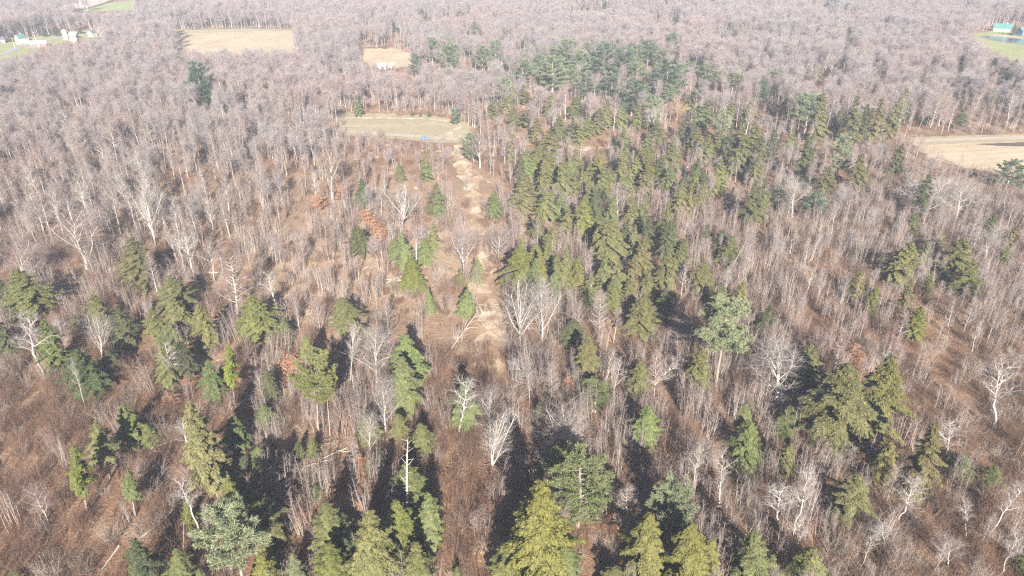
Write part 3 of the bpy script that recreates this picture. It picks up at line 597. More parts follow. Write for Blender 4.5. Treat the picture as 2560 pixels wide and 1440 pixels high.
for rec in EV.replace("\n", "|").split("|"):
    u, vt, vb, w, k = rec.split(); u, vt, vb, w = map(float, (u, vt, vb, w))
    if vb < 780 and vb-vt > 30: vb += 8; vt -= 3
    b = ground_snug(u, vt, vb); top = at_depth(u, vt, b.y); H = max(2.2, top.z-b.z); dep = float(project(b)[2])
    wid = w*dep/F_PX*1.12
    c, nm = TINT[k]; j = [random.uniform(0.86, 1.16)*random.uniform(0.95, 1.05) for _ in range(3)]
    g = random.uniform(0.85, 1.15); c = tuple(v*g*(0.5+0.5*jj) for v, jj in zip(c, j))
    ratio = H/wid; adj = ('slender ' if ratio > 2.3 else 'broad ' if ratio < 1.45 else '')+('small ' if H < 6 else 'tall ' if H > 15 else '')+nm
    big = vb > 860 or (k == 'h' and w > 70)
    if big: wid *= 0.98
    plant('broadhem' if big else 'hemlock', b, H, wid, (random.gauss(0, 0.035), random.gauss(0, 0.035), 1), None, None, c, None, adj)
    EVX.append((b.x, b.y, wid*0.42))
PINES = """500 160 268 56 q pine|1038 135 184 26 q pine|1080 95 148 42 p pine|1128 110 168 50 p pine|1120 95 132 34 p pine|1205 116 168 38 p pine|1163 108 140 20 o pine|1240 100 150 34 p pine|1262 196 262 40 p pine|1273 135 168 34 p pine|1139 273 303 24 q pine|1183 334 408 46 p pine
1328 117 166 42 p pine|1307 150 200 54 p pine|1347 138 186 46 p pine|1382 143 218 66 p pine|1390 120 165 54 p pine|1425 100 165 54 p pine|1447 128 186 50 p pine|1427 163 206 40 o pine|1508 108 184 60 q pine|1485 130 180 40 p pine|1566 123 192 62 q pine|1592 158 206 44 p pine|1622 103 154 50 q pine|1548 98 140 32 p pine|1680 83 130 28 q pine|1655 126 160 42 p pine|1667 153 246 80 q pine|1667 213 254 42 p pine|1746 123 168 46 q pine|1728 156 196 38 p pine|1762 161 200 32 p pine|1793 178 220 36 o highpine|1832 183 230 40 o highpine|1464 188 240 54 q pine|1530 185 242 56 q pine|1582 203 278 60 q pine|1607 213 270 50 p pine|1640 246 298 34 o pine|1803 278 362 36 o pine|1935 176 240 46 o pine|1908 203 250 34 q pine|2020 240 352 62 p highpine|2102 343 446 48 o pine|2525 403 474 54 q pine|2035 488 550 52 q pine|2083 -4 30 22 q pine|2118 8 32 18 q pine|1450 1138 1315 132 g pine|1683 1203 1350 96 o pine|592 1283 1480 126 o highpine|1490 958 1030 70 g pine|1808 762 966 106 o highpine|1590 110 160 36 p pine|1470 108 150 36 p pine|1520 180 225 34 o pine|1365 170 215 36 p pine"""
for rec in PINES.replace("\n", "|").split("|"):
    u, vt, vb, w, k, kind = rec.split(); u, vt, vb, w = map(float, (u, vt, vb, w))
    if vb < 320: vb += 12
    b = ground_snug(u, vt, vb); top = at_depth(u, vt, b.y); H = max(3, top.z-b.z); dep = float(project(b)[2]); wid = w*dep/F_PX*1.06
    c, nm = PT[k] if k in PT else ((0.20, 0.225, 0.105), 'bright green')
    g = random.uniform(0.88, 1.12); c = tuple(v*g for v in c)
    if int(u) == 500: c = (0.075, 0.125, 0.08)
    lab = {500: 'lone dark blue-green pine rising out of the bare grey woods', 592: 'pale grey-green pine with a ghostly crown and bare lower trunk at the near edge', 1450: 'rounded bright green pine behind the brightest yellow-green hemlock',
           1808: 'pale pine with a tufted crown on two long bare trunks', 2525: 'dark pine standing alone on the near edge of the tan field by the woods', 1038: 'narrow dark pine at the corner of the small tan field', 2020: 'bright pine with layered branches beside the row of tall dark hemlocks',
           1490: 'small round bright green pine crown among thin grey poles'}.get(int(u))
    plant(kind, b, H, wid, None, 1 if int(u) == 500 else None, None, c, lab, ('broad ' if wid > 0.62*H else 'slim ' if wid < 0.4*H else '')+nm)
    EVX.append((b.x, b.y, wid*0.42))
def lean_plant(kind, bu, bv, tu, tv, w, **kw):
    b = ground(bu, bv); t = at_depth(tu, tv, b.y); ax = t-b; dep = float(project(b)[2])
    return plant(kind, b, ax.length, (w*dep/F_PX) if w else None, ax, uv=(bu, bv), **kw)
RAG = [(277, 1195, 238, 1048, 78, OLIVE, 'ragged hemlock leaning with dead lower branches beside the fallen trunks'), (219, 1285, 182, 1108, 66, (0.15, 0.17, 0.04), 'ragged yellow-green hemlock with a bare lower trunk in the brown brush'),
       (338, 1288, 316, 1175, 52, FRESH, 'thin ragged hemlock whose bare white stem shows through its foliage'), (587, 1012, 568, 856, 48, (0.17, 0.20, 0.035), 'tall thin hemlock with a yellow-green tuft on a long pale stem')]
for bu, bv, tu, tv, w, c, lab in RAG: lean_plant('ragged', bu, bv, tu, tv, w, color=c, label=lab)
lean_plant('umbrella', 797, 1098, 785, 930, 84, color=(0.215, 0.22, 0.085), label='umbrella-shaped yellow-green pine on several bare trunks')
lean_plant('umbrella', 826, 1092, 815, 945, 44, color=(0.215, 0.22, 0.085), label='smaller yellow-green pine touching the umbrella-shaped one')

# ---------------------------------------------------------------- bare trees one can tell apart: foot x y, top x y, width, kind
BARE = [(1018, 1292, 1016, 1098, 34, 'snag', 'white dead snag with stub branches standing before a dark green hemlock'),
 (1005, 575, 1010, 452, 115, 'multi', 'large white many-stemmed tree fanning out in the middle of the sparse woods'),
 (1300, 857, 1296, 690, 105, 'multi', 'tall white vase-shaped tree beside the lower sand patch'),
 (1355, 852, 1360, 688, 100, 'vase', 'white vase-shaped tree with a dark stub at its foot, next to its twin'),
 (1940, 1012, 1955, 838, 145, 'vase', 'broad white vase-shaped tree before the dark hemlock shade'),
 (943, 955, 928, 802, 110, 'vase', 'forked crooked white tree with grey crown in the brown thicket'),
 (965, 1080, 950, 935, 85, 'vase', 'slim forked grey tree in front of the two-tiered green hemlock'),
 (925, 1140, 920, 1020, 56, 'vase', 'small fan-shaped white tree with a tiny hemlock at its foot'),
 (1231, 1175, 1252, 1010, 90, 'multi', 'white tree leaning over the long black shadow'),
 (221, 674, 172, 490, 140, 'greyvase', 'big many-limbed grey tree at the edge of the mature woods'),
 (388, 612, 352, 432, 85, 'multi', 'bright bleached clump of crooked white trunks in the mature woods'),
 (62, 715, 40, 560, 90, 'greyvase', 'grey spreading tree above the big hemlock at the clearing edge'),
 (570, 437, 565, 380, 95, 'greyvase', 'low wide-crowned grey tree with a dome of fine branches'),
 (830, 500, 816, 325, 70, 'greyvase', 'tall grey plume-shaped tree above the orange undergrowth'),
 (1980, 543, 1990, 428, 80, 'spread', 'white crooked tree with spreading arms before dark hemlocks'),
 (2305, 548, 2335, 425, 110, 'spread', 'white spreading oak-like tree with bare forking limbs'),
 (2390, 548, 2425, 435, 90, 'spread', 'leaning spreading tree with a few rusty leaves near the tan field'),
 (2465, 652, 2475, 548, 80, 'spread', 'grey tree with arching limbs below the rusty spreading tree'),
 (2460, 492, 2486, 418, 14, 'darksnag', 'black leaning dead trunk near the tan field corner'),
 (1975, 632, 1985, 580, 50, 'spread', 'small Y-shaped white tree in the rusty hollow'),
 (2370, 1414, 2378, 1330, 75, 'greyvase', 'bushy fan-shaped grey clump in the near brush'),
 (1790, 1298, 1814, 1108, 55, 'birch', 'brightest white birch standing straight beside the black shadow'),
 (1730, 1232, 1752, 1092, 55, 'birch', 'white birch with twiggy head behind the pale pine'),
 (1982, 1335, 2012, 1150, 60, 'birch', 'leaning white birch with a broken forked top'),
 (2240, 1314, 2278, 1172, 70, 'birch', 'white twin-stemmed birch spreading upward in the near brush'),
 (2470, 1340, 2562, 1200, 60, 'birch', 'long crooked white birch leaning hard toward the frame edge'),
 (2352, 1165, 2392, 1040, 60, 'birch', 'bent white birch reaching over the pale hemlock'),
 (2415, 1346, 2414, 1235, 40, 'birch', 'slim curved white birch with a small head'),
 (2485, 1075, 2522, 895, 90, 'birch', 'tall pale birch with a cloudy crown beside the black shadow'),
 (2212, 1382, 2205, 1295, 66, 'spread', 'small spreading grey tree in the near brown brush'),
 (2150, 1424, 2186, 1335, 30, 'birch', 'short white leaning birch at the near edge'),
 (2500, 1440, 2552, 1320, 50, 'birch', 'white crooked birch in the near corner'),
 (1950, 1330, 1940, 1200, 80, 'birch', 'white birch with a dense twig cloud above the shadow'),
 (1990, 1390, 1995, 1290, 50, 'birch', 'low crooked white birch behind the small round hemlock'),
 (110, 948, 44, 772, 80, 'birch', 'long leaning grey birch with feathery side branches'),
 (172, 918, 134, 795, 55, 'birch', 'crooked slim birch next to the olive hemlock'),
 (255, 892, 234, 775, 66, 'multi', 'fan-shaped white tree overlapping two hemlocks'),
 (215, 1022, 177, 888, 20, 'birch', 'thin pale stem leaning across a dark hemlock'),
 (422, 975, 421, 848, 50, 'birch', 'upright slim birch with curly branches before olive hemlocks'),
 (665, 1012, 645, 920, 30, 'birch', 'pale leaning trunk over the small round hemlock'),
 (700, 782, 658, 672, 50, 'birch', 'leaning white birch beside the leafless slope'),
 (490, 697, 455, 575, 60, 'birch', 'white birch with a narrow grey crown at the clearing edge'),
 (595, 792, 572, 620, 70, 'fuzzy', 'feathery white tree with side twigs all the way down'),
 (537, 702, 524, 600, 40, 'birch', 'slim white birch beside the clearing logs'),
 (875, 965, 888, 802, 40, 'birch', 'straight white birch beside a broken stub'),
 (1147, 1080, 1166, 925, 76, 'birch', 'white forked birch standing before a fresh green hemlock'),
 (1225, 1085, 1222, 945, 85, 'greyvase', 'hazy grey tree beside the reddish brush corridor'),
 (1335, 994, 1288, 880, 70, 'spread', 'Y-shaped white tree above the small dark hemlock'),
 (1380, 1012, 1376, 900, 45, 'fuzzy', 'straight grey tree next to the Y-shaped white tree'),
 (1510, 972, 1526, 868, 45, 'birch', 'white pole tree above the small round pine'),
 (1525, 1032, 1552, 885, 40, 'birch', 'tall leaning white pole crossing the brown gap'),
 (1617, 984, 1702, 895, 50, 'birch', 'bowed white tree arching over the grey saplings'),
 (1692, 867, 1702, 780, 42, 'fuzzy', 'small white tree standing in the dark shadow pool'),
 (1497, 854, 1500, 716, 50, 'fuzzy', 'tall feathery grey tree between two hemlocks'),
 (1450, 838, 1440, 738, 55, 'greyvase', 'grey tree with spreading head in front of the hemlock stand'),
 (1567, 1348, 1565, 1205, 54, 'fuzzy', 'small grey tree standing inside the long black shadow'),
 (1388, 1372, 1402, 1238, 90, 'greyvase', 'mauve twiggy tree pressed between the brightest hemlock and its shadow'),
 (1402, 1165, 1418, 1000, 140, 'greyvase', 'big grey dome-shaped tree above the rounded bright green pine'),
 (922, 1428, 920, 1345, 40, 'birch', 'small dead pale tree in front of the near green hemlocks'),
 (458, 1380, 460, 1300, 8, 'stub', 'white broken stub standing in the brown brush'),
 (673, 1130, 664, 1078, 10, 'stub', 'white broken stub above the deep blue shadow'),
 (415, 768, 412, 718, 9, 'stub', 'white broken trunk against the olive hemlock'),
 (500, 1330, 440, 1175, 60, 'birch', 'white birch clump leaning beside the olive hemlocks'),
 (535, 1400, 505, 1250, 30, 'birch', 'second slim birch leaning beside the ghostly pine'),
 (485, 1140, 440, 1040, 60, 'birch', 'white bent birch with a mauve crown over the olive hemlock'),
 (885, 975, 880, 935, 9, 'stub', 'short broken stub beside the straight white birch'),
 (120, 1300, 75, 1200, 60, 'greyvase', 'pale twiggy tree alone in the brown brush'),
 (1042, 688, 1040, 602, 22, 'snag', 'bleached dead pole beside the bright green saplings'),
 (1405, 545, 1410, 470, 60, 'greyvase', 'grey dome-headed tree among the hemlocks'),
 (1463, 700, 1466, 620, 48, 'fuzzy', 'feathery grey tree inside the hemlock stand'),
 (1500, 735, 1500, 665, 44, 'fuzzy', 'smaller feathery grey tree inside the hemlock stand'),
 (1545, 560, 1540, 450, 50, 'fuzzy', 'tall feathery white tree inside the hemlock stand'),
 (1810, 705, 1860, 612, 8, 'stub', 'long leaning dead trunk among grey poles'),
 (1160, 690, 1158, 540, 75, 'greyvase', 'tall grey tree beside the track with a pale plume'),
 (1245, 650, 1250, 560, 90, 'greyvase', 'wide grey tree leaning over the brown track'),
 (1230, 545, 1235, 490, 60, 'greyvase', 'small dome-headed grey tree beside the track'),
 (1200, 420, 1195, 320, 60, 'greyvase', 'grey tree in front of the dark roadside pine'),
 (1380, 320, 1386, 265, 55, 'vase', 'white fan-headed tree above the hemlocks by the road'),
 (1640, 330, 1625, 268, 60, 'vase', 'white fan-headed tree below the orange willow')]
for bu, bv, tu, tv, w, kind, lab in BARE: lean_plant(kind, bu, bv, tu, tv, w, label=lab)
lean_plant('willow', 1690, 304, 1686, 243, 66, label='orange-tan leafless willow glowing among the evergreens')
BEECH = [(728, 945, 44, 90), (612, 952, 26, 62), (462, 962, 26, 60), (922, 572, 46, 50), (950, 606, 34, 48), (2150, 1178, 46, 52), (2125, 905, 36, 90), (655, 1385, 30, 26), (905, 1180, 34, 30), (898, 1292, 36, 30), (1240, 1190, 20, 26), (430, 1020, 34, 40), (1350, 840, 60, 40), (1400, 500, 50, 22), (1360, 350, 30, 30), (850, 500, 40, 46), (800, 530, 40, 46), (1420, 985, 40, 30)]
for u, v, h, w in BEECH:
    b = ground(u, v); t = at_depth(u, v-h, b.y); dep = float(project(b)[2])
    plant('beech', b, max(2.0, t.z-b.z), w*dep/F_PX, None, None, None, None, None, 'rusty orange')

# ---------------------------------------------------------------- the other bare trees: the nearest as objects, the rest as one wood
def scatter_points(n, y0, y1, margin=1.12):
    y = np.sqrt(rs.rand(n)*(y1**2-y0**2)+y0**2); half = np.hypot(y, 100)*0.76*margin+12
    x = (rs.rand(n)*2-1)*half
    return x, y
def wood_density(u, v):
    d = np.full(u.shape, 410.)
    d = np.where((v > 345) & (v < 2000), 190., d)
    d = np.where((u < 820) & (v < 600), 390., d)
    d = np.where((u > 400) & (u < 1260) & (v > 430) & (v < 860), 150., d)
    d = np.where((u < 400) & (v >= 600), 90., d)
    d = np.where((u > 1250) & (u < 1900) & (v > 350) & (v < 780), 125., d)
    d = np.where((u > 1650) & (v > 380) & (v < 1000), 215., d)
    d = np.where((u < 640) & (v > 720), 22., d)
    d = np.where((u >= 640) & (u < 1700) & (v > 860), 42., d)
    d = np.where((u >= 1040) & (u < 1240) & (v > 700), 12., d)
    d = np.where((u >= 1700) & (v > 1000), 55., d)
    d = np.where((u > 2230) & (v > 890) & (v < 1120), 18., d)
    return d
area = 0.76*1.12*(1300.**2-70.**2)+2*12*1230
nmax = int(area/1e4*410)
x, y = scatter_points(nmax, 70, 1300); z = terrain(x, y); u, v, dep = project(np.stack([x, y, z], -1))
d = wood_density(u, v)*(0.35+0.75*vnoise(x, y, 22, 3)+0.55*vnoise(x, y, 70, 5))
keep = (rs.rand(nmax)*410 < d) & ~blocked(x, y, NO_TREES)
for ex, ey, er in EVX: keep &= (x-ex)**2+(y-ey)**2 > er*er
for t in TREES:
    if t['name'] in ('bare_tree', 'birch_tree', 'dead_tree'): keep &= (x-t['base'].x)**2+(y-t['base'].y)**2 > 4.0
x, y, z, u, v, dep = (a[keep] for a in (x, y, z, u, v, dep))
hh = np.where(v < 350, 19.5, np.where((u < 820) & (v < 620), 18.0, np.where(v < 1000, 13.0, 10.0)))*(0.50+0.66*rs.rand(len(x)))*(0.82+0.36*vnoise(x, y, 75, 17))
# thin the wood where the photograph looks through to an evergreen, a field or a house
tu, tv, _ = project(np.stack([x, y, z+hh*0.9], -1)); drop = np.zeros(len(x), bool)
for poly in SEEN: drop |= in_poly(tu, tv, poly) | in_poly((u+tu)/2, (v+tv)/2, poly)
for t in TREES:
    if t['name'] in ('hemlock_tree', 'pine_tree', 'willow_tree'):
        b = t['base']; cu, ct, cd = project(np.array([b.x, b.y, b.z+t['H']])); hw = (0.5*t['W']+1.6)*F_PX/cd
        drop |= (dep < cd) & (np.abs(tu-cu) < hw*1.25) & (tv < t['uv'][1]-0.22*(t['uv'][1]-ct)) & (v > ct) & (rs.rand(len(x)) < (0.97 if t['label'] else 0.72 if t['uv'][1] > 340 else 0.88))
x, y, z, u, v, dep, hh = (a[~drop] for a in (x, y, z, u, v, dep, hh))
inframe = (u > -20) & (u < 2580) & (v < 1500)
size = np.where(inframe, hh/dep, 0); order = np.argsort(-size)
n_left = 296-sum(t['name'] == 'bare_tree' for t in TREES); own = order[:n_left]; rest = np.setdiff1d(np.arange(len(x)), own)
for i in own:
    kind = random.choices(['grey', 'fuzzy', 'greyvase', 'birch'], [0.5, 0.2, 0.07, 0.38 if u[i] > 1600 else 0.2])[0]
    a = random.gauss(0, 0.05); b2 = random.gauss(0, 0.05)
    ln = math.hypot(a, b2); adj = 'leaning ' if abs(a) > 0.08 else ''
    adj += {'grey': 'thin grey', 'fuzzy': 'feathery grey', 'greyvase': 'fan-shaped grey', 'birch': 'slim pale'}[kind]
    plant(kind, (x[i], y[i], z[i]), hh[i], None if kind != 'greyvase' else 5.0, (a, b2, 1), adj=adj)

def proto_collection(name, meshes):
    c = bpy.data.collections.new(name)
    for k, me in enumerate(meshes): c.objects.link(bpy.data.objects.new("%s_%02d" % (name, k), me))
    return c
def scatter(name, coll, P, idx, rot, scl):
    me = bpy.data.meshes.new(name); me.vertices.add(len(P)); me.vertices.foreach_set("co", np.ascontiguousarray(P, np.float32).ravel())
    for nm, ty, key, arr in (("idx", 'INT', "value", idx.astype(np.int32)), ("rot", 'FLOAT_VECTOR', "vector", rot.astype(np.float32).ravel()), ("scl", 'FLOAT_VECTOR', "vector", scl.astype(np.float32).ravel())):
        me.attributes.new(nm, ty, 'POINT').data.foreach_set(key, arr)
    me.update(); o = obj(name, me)
    g = bpy.data.node_groups.new(name+"_nodes", 'GeometryNodeTree')
    g.interface.new_socket("Geometry", in_out='INPUT', socket_type='NodeSocketGeometry'); g.interface.new_socket("Geometry", in_out='OUTPUT', socket_type='NodeSocketGeometry')
    N = g.nodes; gi = N.new('NodeGroupInput'); go = N.new('NodeGroupOutput'); ip = N.new('GeometryNodeInstanceOnPoints'); ci = N.new('GeometryNodeCollectionInfo')
    ci.inputs['Collection'].default_value = coll; ci.inputs['Separate Children'].default_value = True; ci.inputs['Reset Children'].default_value = True
    def attr(nm, ty):
        a = N.new('GeometryNodeInputNamedAttribute'); a.data_type = ty; a.inputs['Name'].default_value = nm
        return next(s for s in a.outputs if s.enabled and s.name == 'Attribute')
    e2r = N.new('FunctionNodeEulerToRotation'); L = g.links
    L.new(gi.outputs[0], ip.inputs['Points']); L.new(ci.outputs[0], ip.inputs['Instance']); ip.inputs['Pick Instance'].default_value = True
    L.new(attr('idx', 'INT'), ip.inputs['Instance Index']); L.new(attr('rot', 'FLOAT_VECTOR'), e2r.inputs[0]); L.new(e2r.outputs[0], ip.inputs['Rotation']); L.new(attr('scl', 'FLOAT_VECTOR'), ip.inputs['Scale'])
    L.new(ip.outputs[0], go.inputs[0])
    md = o.modifiers.new("scatter", 'NODES'); md.node_group = g
    return tag(o, kind='stuff')
wood = []; wh = []
for key in ('grey', 'fuzzy', 'greyvase', 'mature'):
    for tm, cm, H, wd, tr, cr in KIND[key]:
        b = QB(); Va, Qa = tr.arrays(); Vb, Qb = cr.arrays(); b.add(Va, Qa, 0); b.add(Vb, Qb, 1)
        mi = np.concatenate([np.zeros(len(Qa)), np.concatenate(cr.M)]); b.M = [mi]
        wood.append(b.mesh('wood_tree', [M['greybark' if key == 'mature' else 'bark'], M['maturetwig' if key == 'mature' else 'twig']])); wh.append(H)
wh = np.array(wh); n = len(rest)
idx = rs.choice(10, n, p=np.array([3, 3, 3, 3, 3, 3, 2, 2, 0.6, 0.6])/23.2)
fuzz = (rs.rand(n) < np.where((v[rest] < 300) | ((u[rest] < 850) & (v[rest] < 600)), 0.68, 0.15)); idx = np.where(fuzz, 10+rs.randint(7, size=n), idx)
s = hh[rest]/wh[idx]; far = v[rest] < 420
sx = s*np.where(far, 1.15, 1.0)*(0.85+0.3*rs.rand(n))
o = scatter('bare_woodland', proto_collection('wood_tree', wood), np.stack([x, y, z], -1)[rest], idx,
            np.stack([rs.randn(n)*0.04, rs.randn(n)*0.04, rs.rand(n)*6.28], -1), np.stack([sx, sx, s], -1))
tag(o, 'bare grey and mauve leafless woods running back to the hazy far fields', 'woods')

# ---------------------------------------------------------------- brush and saplings nobody could count
under = [shrub(500+k, 42, 2.1, 0.9, 0.020, 5).mesh('brush', [M['brush']]) for k in range(3)] \
      + [poles(520+k, 10, 7.0, 1.5).mesh('pole', [M['pole'], M['twig']]) for k in range(3)] \
      + [shrub(540+k, 30, 4.2, 1.2, 0.022, 7, 0.22).mesh('thicket', [M['brush']]) for k in range(2)] \
      + [shrub(560+k, 30, 3.4, 0.9, 0.020, 7, 0.45).mesh('greybrush', [M['pole']]) for k in range(2)] \
      + [tuft(580+k, 160, 0.8, 1.0).mesh('drytuft', [M['drygrass']]) for k in range(2)] \
      + [shrub(590+k, 36, 1.8, 1.1, 0.022, 5, 0.5).mesh('rustbrush', [M['rust']]) for k in range(2)] \
      + [deadfall(600+k, 14, 3.2, 1.3, 0.045).mesh('deadfall', [M['deadfall']]) for k in range(2)]
nU = 34000; ux, uy = scatter_points(nU, 66, 640, 1.08)
# nearer ground is sampled more densely
nU2 = 15000; ux2, uy2 = scatter_points(nU2, 66, 260, 1.08)
ux = np.concatenate([ux, ux2]); uy = np.concatenate([uy, uy2]); uz = terrain(ux, uy); pu, pv, pd = project(np.stack([ux, uy, uz], -1)); nU = len(ux)
wts = np.tile(np.array([0.24, 0.24, 0.19, 0.16, 0.07, 0.10, 0.10]), (nU, 1))     # brush, poles, thicket, grey brush, tufts
def zone(c, w): wts[c] = w
zone((pu > 1420) & (pv > 380) & (pv < 1120), [0.24, 0.36, 0.18, 0.12, 0.04, 0.10, 0.08])
zone((pu > 380) & (pu < 1260) & (pv > 400) & (pv < 870), [0.26, 0.30, 0.16, 0.10, 0.12, 0.40, 0.18])
zone((pu < 640) & (pv > 880), [0.42, 0.06, 0.32, 0.14, 0.06, 0.14, 0.10])
zone((pu > 1000) & (pu < 1280) & (pv > 820), [0.46, 0.06, 0.30, 0.10, 0.08, 0.30, 0.12])
zone((pu > 950) & (pu < 1270) & (pv > 660) & (pv <= 860), [0.34, 0.08, 0.12, 0.12, 0.34, 0.35, 0.40])
zone((pu > 2230) & (pv > 890), [0.30, 0.08, 0.36, 0.24, 0.02, 0.05, 0.06])
zone((pu > 1250) & (pu <= 1420) & (pv > 820), [0.34, 0.14, 0.26, 0.20, 0.06, 0.2, 0.10])
zone((pu > 720) & (pu < 900) & (pv > 1090) & (pv < 1200), [0.25, 0.04, 0.1, 0.15, 0.46, 0.1, 0.60])
cum = np.cumsum(wts/wts.sum(1, keepdims=True), 1); g = (rs.rand(nU, 1) > cum).sum(1)
lo = np.array([0, 3, 6, 8, 10, 12, 14]); cnt = np.array([3, 3, 2, 2, 2, 2, 2])
ui = lo[g]+(rs.rand(nU)*cnt[g]).astype(int)
kd = np.clip(1.8*(0.55*vnoise(ux, uy, 9, 8)+0.45*vnoise(ux, uy, 26, 9))-0.12, 0.12, 1.1) * np.where(pv < 350, 0.55, np.where(pv < 900, 0.72, 0.95))
kd = np.where((pu > 380) & (pu < 1260) & (pv > 400) & (pv < 870), kd*0.55, kd)
ku = (rs.rand(nU) < kd) & ~blocked(ux, uy, NO_BRUSH)
for ex, ey, er in EVX: ku &= (ux-ex)**2+(uy-ey)**2 > (er*0.8)**2
us = (0.65+0.7*rs.rand(nU))
o = scatter('undergrowth', proto_collection('under', under), np.stack([ux, uy, uz-0.05], -1)[ku], ui[ku], np.stack([rs.randn(nU)*0.07, rs.randn(nU)*0.07, rs.rand(nU)*6.28], -1)[ku], np.stack([us, us, us*(0.8+0.4*rs.rand(nU))], -1)[ku])
tag(o, 'brown leafless brush and thin saplings covering the forest floor', 'undergrowth')

# ---------------------------------------------------------------- fallen trunks
def log(u0, v0, u1, v1, r0, label, h1=0.3, dark=False, twigs=True):
    a = ground(u0, v0); b = ground(u1, v1); L = (b-a).length; a.z += r0*0.6; b.z += h1; n = 8
    rr = np.random.RandomState(int(u0+v0)); P = np.array([list(a.lerp(b, k/(n-1))) for k in range(n)])[None]; P[0, 1:-1] += rr.randn(n-2, 3)*np.array([0.1, 0.1, 0.03])
    R = np.linspace(r0, r0*0.35, n)[None]; root = empty('fallen_log', a); mt = M['dark_bark'] if dark else M['deadwood']
    Q = P-np.array(a); me = QB().add(*tubes(Q, R, 7)).mesh('log_trunk', [mt], True); obj('trunk', me, root)
    if twigs:
        P1, R1 = branch_level(rr, Q, R, 12, 0.35, 0.98, max(1.0, L*0.16), 0.8, 0.02, 3, r0*0.3, 0.4); obj('branches', QB().add(*tubes(P1, R1, 4)).mesh('log_branches', [mt]), root)
    tag(root, label, 'fallen trunk', 'fallen trunks on the forest floor')
log(352, 1346, 455, 1262, 0.22, 'long grey fallen trunk lying on the edge of the black shadow')
log(298, 1365, 255, 1425, 0.16, 'short brown fallen trunk below the long grey one', 0.2, False, False)
log(372, 1122, 432, 1104, 0.16, 'pale fallen trunk behind the ragged leaning hemlock')
log(385, 1128, 425, 1132, 0.13, 'thin pale trunk lying across the pale fallen one', 0.2, False, False)
log(855, 1262, 922, 1244, 0.11, 'thin white fallen stem crossing two black shadows', 0.8, False, False)
log(1112, 896, 1196, 798, 0.17, 'long bleached fallen tree beside the lower sand patch', 3.0)
log(950, 698, 1008, 704, 0.2, 'bleached fallen tree with splayed branches in the bright clearing')
log(955, 712, 1002, 692, 0.14, 'crossing white stem on the splayed fallen tree', 0.3)
log(905, 676, 922, 668, 0.18, 'short bleached log pile stem near the bright clearing', 0.3, False, False)
log(800, 1150, 868, 1122, 0.14, 'bleached trunk in the pale brush tangle', 0.4)
log(770, 1165, 830, 1152, 0.14, 'lower bleached trunk in the pale brush tangle', 0.4)
log(840, 1128, 878, 1132, 0.12, 'short crossing stem in the pale brush tangle', 0.4, False, False)
log(1150, 1330, 1205, 1290, 0.13, 'pale fallen branch in the reddish corridor', 0.6)
log(1030, 1120, 985, 1096, 0.12, 'thin fallen stem near the white snag', 0.4, False, False)
log(515, 680, 555, 684, 0.16, 'pale log at the foot of the slim white birch', 0.3, False, False)
log(2330, 1424, 2388, 1418, 0.14, 'curved log below the bushy grey clump', 0.5, True, False)
log(1480, 1030, 1495, 1018, 0.16, 'broken log under the small round pine', 0.4, False, False)

# ---------------------------------------------------------------- buildings
def box(bm, c, s, rz=0.0):
    m = Matrix.Translation(c) @ Matrix.Rotation(rz, 4, 'Z') @ Matrix.Diagonal((*s, 1)); bmesh.ops.create_cube(bm, size=1, matrix=m)
def fin(name, bm, mt, parent=None):
    me = bpy.data.meshes.new(name); bm.to_mesh(me); bm.free(); me.materials.append(mt); return obj(name, me, parent)
def gable(bm, L, Wd, z0, rise, over=0.4, th=0.2):
    h = Wd/2+over; e = L/2+over; sl = rise/(Wd/2)
    prof = [(-h, z0-over*sl), (0, z0+rise), (h, z0-over*sl), (h, z0-over*sl+th), (0, z0+rise+th*1.2), (-h, z0-over*sl+th)]
    A = [bm.verts.new((-e, y, z)) for y, z in prof]; B = [bm.verts.new((e, y, z)) for y, z in prof]
    for q in range(6): bm.faces.new((A[q], A[(q+1) % 6], B[(q+1) % 6], B[q]))
    for ring in (A, B):
        bm.faces.new((ring[0], ring[1], ring[4], ring[5])); bm.faces.new((ring[1], ring[2], ring[3], ring[4]))
    bmesh.ops.recalc_face_normals(bm, faces=bm.faces[:])
